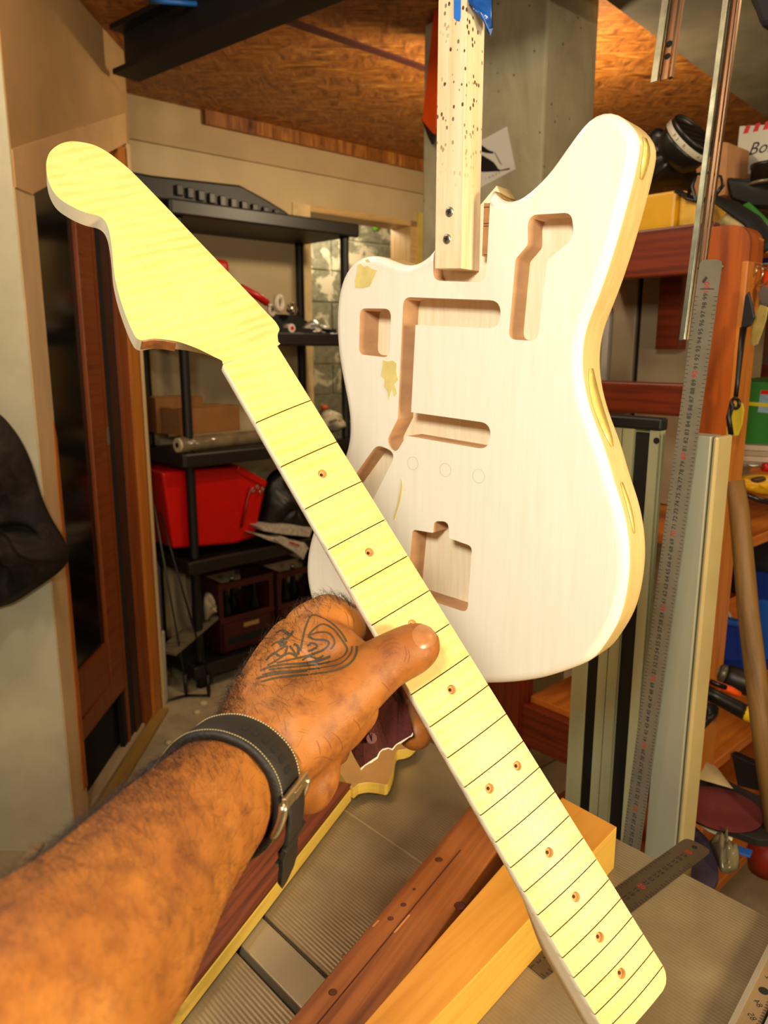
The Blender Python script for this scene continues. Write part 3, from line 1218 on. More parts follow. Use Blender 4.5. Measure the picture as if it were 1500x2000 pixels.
for v in bm.verts:
    s = v.co.x
    b = min(1, max(0, (s + .045) / .04))
    h = htop(s) if v.co.z > -.5 else HD - .0135 - b * .0015
    yy = v.co.y
    if v.co.z < -.5:
        b3_ = min(1, max(0, (s + .050) / .042))
        b3_ = b3_ * b3_ * (3 - 2 * b3_)
        yy *= 1 - .72 * b3_
    v.co = n3(s, yy, h) - ORG[neck]
hm = bpy.data.meshes.new('headstock')
bm.to_mesh(hm)
bm.free()
hm.materials.append(m_maple)
hm.materials.append(m_side)
hs = link_mesh('headstock', hm, ORG[neck], neck)
b_ = hs.modifiers.new('bevel', 'BEVEL')
b_.width = .0012
b_.segments = 2
b_.limit_method = 'ANGLE'
b_.angle_limit = math.radians(50)
# burn mark on the inner curve of the headstock
bpts = [n2(x, y, HD) for x, y in ((279, 664), (300, 661), (323, 663), (345, 667))]
g = G()
for a in range(3):
    p, q = bpts[a], bpts[a + 1]
    d = (Vector(q) - Vector(p)).normalized()
    nn_ = Vector((-d.y, d.x)) if Vector((-d.y, d.x)).dot(Vector((1, -1))) > 0 else Vector((d.y, -d.x))
    o_ = ns_ * nn_.x * .0004 + nt_ * nn_.y * .0004
    g.face([n3(*p, HD - .001) + o_, n3(*q, HD - .001) + o_, n3(*q, HD - .0115) + o_, n3(*p, HD - .0115) + o_])
o = g.obj('burn_mark', M('burnt_maple', '#a5683a', .6, var=.4, scale=120), neck)
o.modifiers.new('s', 'SOLIDIFY').thickness = .0003

# ================================================================== ARM AND HAND
chains = [
    # forearm and wrist
    [(-330, 2330, .170, 42), (0, 2040, .215, 40), (175, 1862, .262, 37.5), (302, 1693, .324, 35), (372, 1612, .362, 33.5), (432, 1548, .400, 32), (480, 1500, .424, 31), (530, 1440, .446, 31)],
    # back of the hand
    [(500, 1480, .432, 29), (545, 1380, .466, 27), (580, 1290, .492, 23), (612, 1225, .508, 17)],
    [(490, 1475, .432, 27), (525, 1370, .470, 25), (550, 1300, .500, 21), (568, 1250, .520, 16)],
    [(520, 1500, .436, 26), (560, 1400, .480, 24), (545, 1330, .512, 17)],
    # index finger: knuckle, then round the back of the neck
    [(604, 1228, .508, 18), (640, 1202, .515, 15.5), (676, 1212, .528, 13.5), (705, 1235, .545, 12), (770, 1270, .556, 10.5), (830, 1290, .552, 9.5)],
    # middle finger, its tip coming back under the thumb
    [(568, 1262, .522, 16), (640, 1290, .548, 13), (735, 1330, .562, 12), (797, 1370, .545, 12.5), (813, 1408, .522, 13.5), (811, 1430, .512, 13)],
    # ring and little finger folded behind the palm
    [(545, 1330, .515, 15), (620, 1370, .552, 12.5), (700, 1420, .562, 11.5), (735, 1440, .545, 10.5)],
    [(525, 1400, .500, 14), (580, 1450, .535, 11.5), (640, 1480, .545, 10), (660, 1470, .530, 9)],
    # thumb
    [(500, 1500, .428, 27), (570, 1440, .436, 27), (640, 1385, .448, 23.5), (700, 1335, .459, 19.8), (752, 1294, .4655, 17.2), (786, 1277, .4690, 16.8), (806, 1267, .4720, 16.4), (815, 1262, .4735, 15.2)],
    # web between thumb and index finger
    [(612, 1262, .490, 21), (650, 1272, .482, 19), (676, 1284, .476, 16)],
    [(625, 1225, .506, 18), (655, 1220, .508, 17), (678, 1228, .512, 14)],
    # heel of the palm
    [(520, 1520, .432, 23), (585, 1490, .452, 22), (606, 1512, .452, 19), (600, 1535, .448, 17)],
    [(600, 1450, .455, 22), (660, 1410, .468, 19), (690, 1385, .475, 17)],
]
bm = bmesh.new()
for ch in chains:
    P = [cp(x, y, z) for x, y, z, r in ch]
    R = [r / 1000 for *_, r in ch]
    Pd, Rd = [], []
    for i in range(len(P) - 1):
        n = max(3, int((P[i + 1] - P[i]).length / .004))
        for k in range(n):
            u = k / n
            Pd.append(P[i].lerp(P[i + 1], u))
            Rd.append(R[i] * (1 - u) + R[i + 1] * u)
    Pd.append(P[-1])
    Rd.append(R[-1])
    for p, r in zip(Pd, Rd):
        bmesh.ops.create_icosphere(bm, subdivisions=2, radius=r, matrix=Matrix.Translation(p))
raw = bpy.data.meshes.new('arm_raw')
bm.to_mesh(raw)
bm.free()


def rb(o):
    m = o.modifiers.new('r', 'REMESH')
    m.mode = 'VOXEL'
    m.voxel_size = .0018
    m = o.modifiers.new('s', 'SMOOTH')
    m.factor = .5
    m.iterations = 22


arm = evaluated(raw, rb)
arm.name = 'person'
po = cp(480, 1500, .43)
for v in arm.vertices:
    v.co -= po
# knuckle creases of the thumb and skin relief come from the material
t = NT('skin')
v = t.coord('Object')
n1 = t.noise(v, 14, 4, .6)
n2_ = t.noise(v, 70, 5, .65)
n3_ = t.noise(t.coord('Object', (1, 1, 1), (.3, .6, .2)), 260, 3, .6)
base = t.ramp(n1, [(.3, lin('#8a4c16')), (.55, lin('#a2611e')), (.75, lin('#b4742c'))])
c2 = t.mix(t.ramp(n2_, [(.48, (0, 0, 0, 1)), (.72, (.7, .7, .7, 1))]), base, lin('#5e2a0c'))
t.l(c2, t.b.inputs['Base Color'])
t.b.inputs['Roughness'].default_value = .55
t.b.inputs['Subsurface Weight'].default_value = 0.0
t.b.inputs['Subsurface Radius'].default_value = (.006, .002, .001)
t.b.inputs['Subsurface Scale'].default_value = 1.0
vo = t.n('ShaderNodeTexVoronoi', feature='DISTANCE_TO_EDGE')
vo.inputs['Scale'].default_value = 700
t.l(v, vo.inputs['Vector'])
hsum = t.n('ShaderNodeMath', operation='ADD')
t.l(n2_, hsum.inputs[0])
t.l(t.ramp(vo.outputs['Distance'], [(0, (0, 0, 0, 1)), (.2, (.5, .5, .5, 1))]), hsum.inputs[1])
t.bump(hsum.outputs[0], .16, .0008)
m_skin = t.m
arm.materials.append(m_skin)
arm.polygons.foreach_set('use_smooth', [True] * len(arm.polygons))
person = link_mesh('person', arm, po, None, label='tanned hairy forearm and tattooed hand gripping the pale guitar neck', cat='person')
bmx = bmesh.new()
bmx.from_mesh(arm)
bmx.transform(Matrix.Translation(po))
bmx.normal_update()
hand_bvh = BVHTree.FromBMesh(bmx)
bmx.free()


def onskin(px, py, lift=.0):
    d = ray(px, py).normalized()
    loc, nor, i, dist = hand_bvh.ray_cast(CAM, d)
    if loc is None:
        return None
    return loc + nor * lift, nor


# thumb nail, a curved plate bedded in the skin
nail = [(804, 1242), (806, 1231), (815, 1222), (828, 1217), (841, 1220), (850, 1229), (853, 1243), (850, 1256), (840, 1264), (826, 1268), (812, 1260)]
cx_ = sum(p[0] for p in nail) / len(nail)
cy_ = sum(p[1] for p in nail) / len(nail)
g = G()
RR = []
nd = catmull([(x, y, 0) for x, y in nail], 3, True)
for k in range(5):
    s = (1 - k / 5) * .97
    row = []
    for p in nd:
        s_ = s
        h = None
        while h is None and s_ > 0:
            h = onskin(cx_ + (p.x - cx_) * s_, cy_ + (p.y - cy_) * s_, .00004 + .00035 * min(1, (1 - s) * 4))
            s_ -= .02
        row.append(h[0] if h else None)
    RR.append(row)
hc = onskin(cx_, cy_, .0004)
if hc and all(p is not None for r in RR for p in r):
    m = len(nd)
    for k in range(4):
        for i in range(m):
            j = (i + 1) % m
            g.face([RR[k][i], RR[k][j], RR[k + 1][j], RR[k + 1][i]], None, 0, True)
    for i in range(m):
        g.face([RR[4][i], RR[4][(i + 1) % m], hc[0]], None, 0, True)
    g.obj('thumb_nail', M('nail', '#a06a40', .30, var=.12, scale=120), person)

# tattoo, ink lines lying on the skin
tat = [
    ([(587, 1272), (590, 1255), (597, 1225), (609, 1202), (630, 1207), (650, 1219), (668, 1238), (677, 1254)], 1.2),
    ([(602, 1243), (612, 1230), (630, 1219), (650, 1228), (662, 1242), (672, 1256), (678, 1268), (674, 1278), (664, 1286), (640, 1294), (600, 1300), (560, 1304), (525, 1308)], 1.2),
    ([(602, 1243), (615, 1249), (632, 1250), (642, 1254), (640, 1262), (630, 1270), (615, 1276), (596, 1282), (570, 1288), (540, 1295)], 1.2),
    ([(697, 1262), (696, 1275), (688, 1291), (672, 1303), (648, 1311), (615, 1316), (575, 1320), (540, 1324), (510, 1332)], 1.5),
    ([(608, 1240), (622, 1235), (640, 1236), (651, 1246), (653, 1258), (646, 1268)], 1.0),
    ([(575, 1258), (583, 1264), (580, 1280), (572, 1270), (566, 1262)], 1.4),
    ([(540, 1236), (552, 1231), (566, 1240), (573, 1232), (561, 1247), (548, 1250), (556, 1258), (546, 1262)], 1.8),
    ([(528, 1282), (545, 1270), (560, 1262), (556, 1278), (540, 1290), (522, 1300)], 1.2),
    ([(512, 1318), (540, 1312), (580, 1310), (630, 1304), (665, 1296), (684, 1278), (688, 1262)], 1.1),
    ([(590, 1290), (604, 1282), (620, 1286), (632, 1280)], 1.0),
    ([(520, 1290), (534, 1276), (548, 1282), (566, 1276), (580, 1284)], 1.6),
    ([(508, 1310), (530, 1302), (556, 1298), (590, 1296), (622, 1290), (646, 1282)], 1.5),
    ([(530, 1262), (542, 1254), (552, 1262), (560, 1252)], 1.6),
    ([(600, 1262), (610, 1256), (620, 1262), (612, 1268), (602, 1272)], 1.2),
    ([(500, 1326), (530, 1318), (570, 1313), (600, 1310)], 1.6),
]
g = G()
for pl, wpx in tat:
    c = catmull([(x, y, 0) for x, y in pl], 6)
    pr = None
    for p in c:
        h = onskin(p.x, p.y, .00025)
        if h is None:
            pr = None
            continue
        if pr is not None and (h[0] - pr[0]).length < .02:
            d = (h[0] - pr[0])
            if d.length > 1e-5:
                sd = d.normalized().cross(h[1]).normalized() * (.00055 * wpx)
                a, b = pr[0], h[0]
                g.face([a - sd, b - sd, b + sd, a + sd], None, 0, True)
        pr = h
g.obj('tattoo', M('tattoo_ink', '#453824', .6, var=.2, scale=150), person)

# skin folds over the thumb joint and at the base of the thumb
folds = [
    [(742, 1262), (752, 1252), (766, 1247), (778, 1249)],
    [(744, 1270), (756, 1259), (770, 1255), (782, 1258)],
    [(748, 1278), (760, 1268), (773, 1264), (784, 1268)],
    [(755, 1284), (766, 1276), (778, 1274)],
    [(790, 1262), (794, 1276), (790, 1292)],
    [(797, 1268), (800, 1282), (796, 1296)],
    [(745, 1332), (755, 1342), (762, 1352)],
    [(612, 1482), (630, 1478), (650, 1484), (664, 1482)],
    [(648, 1430), (660, 1440), (668, 1454), (668, 1466)],
    [(632, 1438), (642, 1450), (648, 1464)],
    [(618, 1446), (624, 1460), (626, 1474)],
    [(690, 1405), (700, 1415), (704, 1428)],
    [(566, 1462), (580, 1476), (590, 1492)],
    [(684, 1196), (690, 1208), (691, 1224)],
    [(672, 1192), (679, 1206), (680, 1222)],
]
g = G()
for pl in folds:
    c = catmull([(x, y, 0) for x, y in pl], 6)
    pr = None
    for k, p in enumerate(c):
        h = onskin(p.x, p.y, .00012)
        if h is not None and pr is not None and (h[0] - pr[0]).length < .01:
            d = h[0] - pr[0]
            if d.length > 1e-5:
                wv_ = .00020 * math.sin(math.pi * (k + .5) / (len(c) + .5)) + .00006
                sd = d.normalized().cross(h[1]).normalized() * wv_
                g.face([pr[0] - sd, h[0] - sd, h[0] + sd, pr[0] + sd], None, 0, True)
        pr = h
g.obj('skin_folds', M('fold_brown', '#7e4016', .7, var=.15), person, kind='stuff')

# body hair: thin tapering spikes rooted in the skin
rnd = random.Random(11)
axis_w = (cp(302, 1693, .324) - cp(432, 1548, .400)).normalized()
g_v, g_f = [], []
tri = [(p.center + po, p.normal.copy(), p.area) for p in arm.polygons]
cnt = 0
tries = 0
TOPL = (-RT * .75 - DN * .5).normalized()
while cnt < 6500 and tries < 300000:
    tries += 1
    c, n, a = rnd.choice(tri)
    d = c - CAM
    zc = d.dot(FW)
    px, py = 750 + 1500 * d.dot(RT) / zc, 1000 + 1500 * d.dot(DN) / zc
    if px < -60 or px > 720 or py < 1150 or py > 2060:
        continue
    if px > 590 and py > 1380:
        continue
    if px > 640 and py > 1200:
        continue
    if n.dot(d) > .03:
        continue
    prob = .18 + .9 * max(0, n.dot(TOPL))  # hair set denser toward upper left, darkening that side like shade
    if px > 480:
        prob *= .22
    if px > 560 and py < 1190:
        prob = .5
    if rnd.random() > prob:
        continue
    ln_ = rnd.uniform(.005, .012)
    tdir = (TOPL * rnd.uniform(.1, .9) + Vector((rnd.gauss(0, .45), rnd.gauss(0, .45), rnd.gauss(0, .45))) - axis_w * .5)
    tdir = (tdir - n * tdir.dot(n))
    tdir = (tdir.normalized() + n * rnd.uniform(.12, .55)).normalized()
    side = tdir.cross(d).normalized()
    r = rnd.uniform(.00004, .00008) * (zc / .4)
    mid = c + tdir * ln_ * .55 + n * ln_ * .05
    tip = c + tdir * ln_ + n * ln_ * -.03
    b = len(g_v)
    q = tdir.cross(side) * r
    root = c - n * .0003
    for base_, k in ((root, 1), (mid, .8)):
        g_v += [base_ + side * r * k, base_ - side * r * k * .5 + q * k * .86, base_ - side * r * k * .5 - q * k * .86]
    g_v.append(tip)
    for i in range(3):
        j = (i + 1) % 3
        g_f.append((b + i, b + j, b + 3 + j, b + 3 + i))
        g_f.append((b + 3 + i, b + 3 + j, b + 6))
    cnt += 1
hm = bpy.data.meshes.new('arm_hair')
hm.from_pydata([tuple(v - po) for v in g_v], [], g_f)
hm.materials.append(M('hair', '#22120a', .5, var=.3))
link_mesh('arm_hair', hm, po, person, kind='stuff')

# ================================================================== WRISTWATCH
wc = cp(437, 1538, .404)
wa = (cp(372, 1612, .362) - cp(480, 1500, .424)).normalized()      # towards the elbow
e1 = (RT - wa * RT.dot(wa)).normalized()
e2 = wa.cross(e1).normalized()
if e2.dot(DN) > 0:
    e2 = -e2
HW = .0135


def wr(th, a, lift):
    """point on the strap: angle th (0 right, 90 up), offset a along the arm"""
    o = wc + wa * a
    d = e1 * math.cos(th) + e2 * math.sin(th)
    loc, nor, i, dist = hand_bvh.ray_cast(o, d)
    k = dist if loc is not None else .034
    k = min(max(k, .028), .042)
    return k, o, d


NS = 96
rad = [[0.5 * (wr(2 * math.pi * k / NS, a, 0)[0] + wr(2 * math.pi * (k + 1) / NS, a, 0)[0]) for k in range(NS)] for a in (-HW, 0, HW)]
for row in rad:
    for _ in range(6):
        row[:] = [(row[k - 1] + row[k] + row[(k + 1) % NS]) / 3 for k in range(NS)]

rad[1] = [(rad[0][k] + rad[2][k]) / 2 for k in range(NS)]


def sp_(th, a, lift):
    th = th % (2 * math.pi)
    x = th / (2 * math.pi) * NS
    k = int(x) % NS
    f = x - int(x)
    u = (a + HW) / (2 * HW) * 2
    u = min(max(u, 0), 2)
    i = min(int(u), 1)
    g_ = u - i
    r0 = rad[i][k] * (1 - f) + rad[i][(k + 1) % NS] * f
    r1 = rad[i + 1][k] * (1 - f) + rad[i + 1][(k + 1) % NS] * f
    r = r0 * (1 - g_) + r1 * g_
    return wc + wa * a + (e1 * math.cos(th) + e2 * math.sin(th)) * (r + lift)


def ang(px, py):
    """strap angle seen at a pixel"""
    best = None
    for k in range(360):
        th = math.radians(k)
        P = sp_(th, 0, .003)
        d = P - CAM
        x, y = 750 + 1500 * d.dot(RT) / d.dot(FW), 1000 + 1500 * d.dot(DN) / d.dot(FW)
        q = (x - px) ** 2 + (y - py) ** 2
        if best is None or q < best[0]:
            best = (q, th)
    return best[1]


watch = thing('wristwatch', wc, 'wristwatch with a dark brown leather strap and steel buckle on the wrist', 'watch')
m_lea = M('strap_leather', '#150e08', .62, var=.25, scale=60, bump=.25, bscale=500)
th0 = ang(532, 1545)                    # buckle
th_case = th0 + math.radians(190)
g = G()
nsg = 110
lo, hi = 0.0008, .0050
for k in range(nsg):
    a0, a1 = 2 * math.pi * k / nsg, 2 * math.pi * (k + 1) / nsg
    prof_ = [(-HW, lo), (-HW, hi - .001), (-HW + .0012, hi), (HW - .0012, hi), (HW, hi - .001), (HW, lo)]
    A = [sp_(a0, a, l) for a, l in prof_]
    B = [sp_(a1, a, l) for a, l in prof_]
    for i in range(6):
        j = (i + 1) % 6
        g.face([A[i], A[j], B[j], B[i]], None, 0, True)
strap = g.obj('strap', m_lea, watch)
# stitching along both edges
g = G()
for a in (-HW + .0022, HW - .0022):
    k = 0
    while k < 150:
        t0_, t1_ = 2 * math.pi * k / 150, 2 * math.pi * (k + .62) / 150
        P, Q = sp_(t0_, a, hi + .0001), sp_(t1_, a, hi + .0001)
        d = (Q - P)
        rn = (P - wc).normalized()
        g.box((P + Q) / 2, (d, wa, rn), (d.length / 2, .00028, .00022))
        k += 1
g.obj('stitching', M('stitch_thread', '#b9a878', .7, var=.1), strap, kind='stuff')
# punched holes
for k in range(6):
    th = th0 + math.radians(17 + 9.5 * k)
    P, Q = sp_(th - .035, 0, hi + .0001), sp_(th + .035, 0, hi + .0001)
    rn = (P - wc).normalized()
    d = Q - P
    g = G()
    uu, vv = wa, d.normalized()
    g.prism(rounded([(-.0036, -.0015, .0012), (.0036, -.0015, .0012), (.0036, .0015, .0012), (-.0036, .0015, .0012)], 3), (P + Q) / 2, uu, vv, rn, -.0004, .0002)
    g.obj('strap_hole', M('hole_black', '#080604', .9), strap)
# buckle: bent steel frame with a tongue plate
m_steel = M('brushed_steel', '#b5a88c', .32, .95, var=.12, scale=200)
rn = (sp_(th0, 0, 0) - wc).normalized()
tv = (sp_(th0 + .05, 0, 0) - sp_(th0 - .05, 0, 0)).normalized()
bc = sp_(th0, 0, hi + .0022)
bk = thing_b = G().box(bc, (wa, tv, rn), (.0165, .0036, .0014)).obj('buckle', m_steel, watch, bevel=.0009)
for sgn in (-1, 1):
    pts = [sp_(th0 - math.radians(k * 4), sgn * .0158, hi + .0022 - .00035 * k) for k in range(0, 8)]
    G().tube(pts, [.0024, .0026, .0026, .0025, .0024, .0023, .0023, .0022], 8).obj('buckle_arm', m_steel, bk)
G().box(bc + rn * .0012 - tv * .0008, (wa, tv, rn), (.0045, .0022, .0010)).obj('tongue', m_steel, bk, bevel=.0005)
# strap end under the buckle, keeper loop and the loose tail
g = G()
for k in range(14):
    a0, a1 = th0 - math.radians(3 + k * 3.2), th0 - math.radians(3 + (k + 1) * 3.2)
    prof_ = [(-.0112, hi), (-.0112, hi + .0022), (-.009, hi + .0028), (.009, hi + .0028), (.0112, hi + .0022), (.0112, hi)]
    kk = .0006 * k
    A = [sp_(a0, a, l + .0006 * k) for a, l in prof_]
    B = [sp_(a1, a, l + .0006 * (k + 1)) for a, l in prof_]
    for i in range(6):
        j = (i + 1) % 6
        g.face([A[i], A[j], B[j], B[i]], None, 0, True)
    if k == 0:
        g.face(A)
    if k == 13:
        g.face(B[::-1])
g.obj('strap_end', m_lea, watch)
g = G()
base = [sp_(th0 - math.radians(44), a, hi + .009) for a in (-.011, .011)]
pts = [sp_(th0 - math.radians(40 + 4 * k), 0, hi + .007 + .0030 * k) for k in range(6)]
for k in range(5):
    P, Q = pts[k], pts[k + 1]
    w0, w1 = [.0112 * (1 - (max(0, q - 3.2) / 2.2) ** 2) for q in (k, k + 1)]
    rn2 = (P - wc).normalized() * .0014
    a, b, c_, d_ = P - wa * w0, P + wa * w0, Q + wa * w1, Q - wa * w1
    g.face([a + rn2, b + rn2, c_ + rn2, d_ + rn2])
    g.face([d_ - rn2, c_ - rn2, b - rn2, a - rn2])
    g.face([a - rn2, a + rn2, d_ + rn2, d_ - rn2])
    g.face([b + rn2, b - rn2, c_ - rn2, c_ + rn2])
    if k == 4:
        g.face([d_ + rn2, c_ + rn2, c_ - rn2, d_ - rn2])
g.obj('strap_tail', m_lea, watch)
g = G()
th = th0 - math.radians(36)
for k in range(24):
    a0, a1 = -HW - .002 + (2 * HW + .004) * k / 24, -HW - .002 + (2 * HW + .004) * (k + 1) / 24
    A = [sp_(th + x, a0, y) for x, y in ((-.06, hi + .0075), (.06, hi + .0065), (.06, hi + .0090), (-.06, hi + .0100))]
    B = [sp_(th + x, a1, y) for x, y in ((-.06, hi + .0075), (.06, hi + .0065), (.06, hi + .0090), (-.06, hi + .0100))]
    for i in range(4):
        j = (i + 1) % 4
        g.face([A[i], A[j], B[j], B[i]], None, 0, True)
    if k == 0:
        g.face(A[::-1])
    if k == 23:
        g.face(B)
g.obj('keeper_loop', m_lea, watch)
# case on the far side of the wrist
rc = (sp_(th_case, 0, 0) - wc).normalized()
cc = sp_(th_case, 0, .003)
G().lathe(cc, rc, [(.018, 0), (.0195, .002), (.0195, .007), (.0175, .0095), (.0165, .010)], 32).obj('case', M('case_dark_steel', '#4a4c52', .3, .8, var=.1), watch)
G().lathe(cc + rc * .0098, rc, [(.0165, 0), (.0155, .0012)], 32).obj('crystal', M('watch_glass', '#8fa0ac', .05, var=.05), watch)

# ================================================================== WORKBENCH
TZ = 0.90
k0 = hz(1210, 1640, TZ)
k1 = hz(1500, 1790, TZ)
tdir = (k1 - k0).normalized()                 # back edge, coming nearer to the right
tin = Vector((-tdir.y, tdir.x, 0))
if tin.dot(FW) > 0:
    tin = -tin                                # towards the viewer


def tb(px, py, z=TZ):                         # bench coordinates along the edge / into the bench
    P = hz(px, py, z)
    return ((P - k0).dot(tdir), (P - k0).dot(tin))


def tb3(a, b, z=TZ):
    return k0 + tdir * a + tin * b + ZZ * (z - TZ)


t = NT('ribbed_sheet')
v = t.coord('UV', (1, 1, 1))
wv = t.n('ShaderNodeTexWave', wave_type='BANDS', bands_direction='Y')
wv.inputs['Scale'].default_value = 72.0
wv.inputs['Distortion'].default_value = 0.15
t.l(v, wv.inputs['Vector'])
n1 = t.noise(t.coord('Object'), 14, 4)
t.l(t.ramp(n1, [(.3, lin('#84745a')), (.7, lin('#9c8b6c'))]), t.b.inputs['Base Color'])
t.b.inputs['Roughness'].default_value = .38
t.b.inputs['Metallic'].default_value = .35
t.bump(wv.outputs['Fac'], .22, .0012)
m_rib = t.m
m_flat = M('sheet_flat', '#a09276', .35, .35, var=.08)
bench = thing('workbench', tb3(-.2, .35, 0), 'workbench with a grey ribbed sheet top', 'workbench')
# gaps between the sheets seen at lower left
ga = tb(445, 1822)[1]
gb0 = tb(485, 1772)[1]
x_lo, x_hi = tb(655, 1500)[0], 0.9
far = -0.0


def slab(a0, a1, b0, b1, name, mat, th=.03):
    g = G()
    g.prism([(a0, b0), (a1, b0), (a1, b1), (a0, b1)], k0 - ZZ * th, tdir, tin, ZZ, 0, th)
    return g.obj(name, mat, bench, bevel=.0015)


pa, pb = Vector(tb(100 + 385, 1772)), Vector(tb(655, 1910))
pm0, pm1 = Vector(tb(445, 1832)), Vector(tb(575, 1965))
# the sheet joints run along the bench edge direction
b_far, b_near = (pa.y + pb.y) / 2, (pm0.y + pm1.y) / 2
slab(x_lo, x_hi, -0.0, b_far - .002, 'top_sheet', m_rib)
slab(x_lo, 0.05, b_far + .002, b_near - .004, 'top_strip', m_flat)
slab(x_lo, 0.05, b_near + .004, .95, 'top_sheet', m_rib)
slab(0.055, x_hi, b_far - .001, .95, 'top_sheet', m_rib)
G().prism([(x_lo, .01), (x_hi - .01, .01), (x_hi - .01, .93), (x_lo, .93)], k0 - ZZ * .06, tdir, tin, ZZ, 0, .028).obj('underframe', M('bench_under', '#120e0a', .9), bench)
q0, q1 = tb(665, 1585), tb(815, 1672)
G().box(tb3((q0[0] + q1[0]) / 2, (q0[1] + q1[1]) / 2, TZ + .0003), (tdir, tin, ZZ), (.13, .0008, .0004)).obj('seam', M('seam_pale', '#b9a67c', .5, .3), bench)
for a, b in ((x_lo + .05, .08), (x_hi - .08, .08), (x_lo + .05, .88), (x_hi - .08, .88)):
    P = tb3(a, b, (TZ - .06) / 2)
    G().box(P, (ZZ, tdir, tin), ((TZ - .06) / 2, .03, .03)).obj('leg', M('bench_leg', '#4a3420', .7), bench)

# ---- second neck lying on the bench: dark board, pale maple sides and head
NZ = TZ + .026
sn = thing('spare_guitar_neck', hz(600, 1700, TZ), 'unfinished guitar neck with dark board and pale sides lying on the bench', 'guitar neck')
m_ros = WOOD('rosewood', '#7c3a18', '#3e1608', 5, 120, .5, .1, .5)
m_mapl2 = WOOD('maple_edge', '#e8c558', '#cfa23a', 6, 60, .5)
hp_px = [(655, 1500), (660, 1488), (672, 1478), (690, 1470), (720, 1460), (748, 1452), (768, 1440), (790, 1432), (812, 1432), (818, 1442), (810, 1455), (795, 1462), (780, 1463), (772, 1468), (769, 1485), (765, 1510), (756, 1531), (740, 1530), (720, 1528), (700, 1530), (688, 1533)]
hp_px = [(650, 1480), (668, 1455), (700, 1440), (740, 1425), (775, 1415), (810, 1420), (818, 1436), (806, 1455), (790, 1463), (776, 1466), (771, 1480), (768, 1503), (757, 1531), (740, 1530), (718, 1528), (700, 1531), (684, 1536)]
hq = [hz(x, y, NZ) for x, y in hp_px]
hc2 = [(p.x, p.y) for p in catmull([tuple(q) for q in hq], 3, True)]
G().prism(hc2, Vector((0, 0, NZ)), RT, YY, ZZ, -.016, 0, 0, 1, False).obj('headstock', [M('head_tan', '#b0854a', .6, var=.15, scale=18), m_mapl2], sn, bevel=.001)
e_r0, e_r1 = hz(684, 1536, NZ), hz(330, 1985, NZ)
dn_ = (e_r1 - e_r0).normalized()
wn = ZZ.cross(dn_)
if wn.dot(RT) > 0:
    wn = -wn                                  # to the left in the photo
Ls = .58
m0 = (e_r0 - dn_ * .005)
poly = [(0, 0), (Ls, 0), (Ls, .058), (0, .046)]
G().prism(poly, Vector((m0.x, m0.y, NZ)), dn_, wn, ZZ, -.024, -.0045).obj('shaft', m_mapl2, sn, bevel=.002)
poly = [(0, .0004), (Ls, .0004), (Ls, .0576), (0, .0456)]
G().prism(poly, Vector((m0.x, m0.y, NZ)), dn_, wn, ZZ, -.0045, .0012).obj('fingerboard', m_ros, sn, bevel=.0006)

# ---- brown plank and the pale wooden box beside it
m_brown = WOOD('plank_brown', '#a5602a', '#6a3410', 2.5, 60, .55, .1, .35)
m_orng = WOOD('box_orange', '#dc9a3c', '#c07a24', 2.5, 50, .5)
m_yel = WOOD('box_yellow', '#ecbc50', '#d29a34', 2.5, 50, .5)
PZ = TZ + .045
pl0, pl1 = hz(920, 1570, PZ), hz(565, 1995, PZ)
pd = (pl1 - pl0).normalized()
pw = ZZ.cross(pd)
if pw.dot(RT) < 0:
    pw = -pw                                  # to the right in the photo
r1 = (hz(758, 2000, PZ) - pl0).dot(pw) - .010
ps = pl0 - pd * .02
plank = thing('wooden_plank', Vector((ps.x, ps.y, TZ)), 'long knotty brown plank lying along the bench', 'plank')
G().prism([(0, 0), (.62, 0), (.62, r1), (0, r1)], Vector((ps.x, ps.y, PZ)), pd, pw, ZZ, -.0448, 0).obj('board', m_brown, plank, bevel=.0015)
for x, y, r in ((857, 1679, .0045), (788, 1767, .003), (763, 1794, .0032), (809, 1737, .002), (671, 1865, .0015), (898, 1769, .006), (650, 1938, .004)):
    P = hz(x, y, PZ)
    G().lathe(P + ZZ * .0001, ZZ, [(r, 0), (r * .8, .0003)], 12).obj('knot', M('knot_dark', '#54260a', .7, var=.3, scale=200), plank)
for (xa, ya, xb, yb) in ((770, 1822, 800, 1787), (728, 1810, 740, 1798), (620, 2000, 900, 1660)):
    P, Q = hz(xa, ya, PZ), hz(xb, yb, PZ)
    wd_ = .0009 if xa != 620 else .0006
    G().box((P + Q) / 2 + ZZ * .0002, ((Q - P), ZZ.cross(Q - P), ZZ), ((Q - P).length / 2, wd_, .0002)).obj('scratch', M('scratch_pale', '#c98a50', .6) if xa != 620 else M('crack_dark', '#4a1c08', .8), plank)
XZ = TZ + .055
c0, c1 = hz(1205, 1615, XZ), hz(845, 1995, XZ)
xd = (c1 - c0).normalized()
xw = ZZ.cross(xd)
if xw.dot(RT) > 0:
    xw = -xw                                  # to the left
wl = (hz(1100, 1560, XZ) - c0).dot(xw)
wbox = thing('wooden_block', Vector((c0.x, c0.y, TZ)), 'long orange wooden block with a yellow side next to the brown plank', 'wooden block')
w_left = max(.03, (hz(765, 2000, XZ) - c0).dot(xw))
c0l = (hz(1098, 1557, XZ) - c0)
poly = [(0, 0), (.52, 0), (.52, w_left), (c0l.dot(xd), max(w_left, c0l.dot(xw)))]
g = G()
g.prism(poly, Vector((c0.x, c0.y, XZ)), xd, xw, ZZ, -.0548, 0, 0, 1)
g.obj('block', [m_orng, m_yel], wbox, bevel=.001)


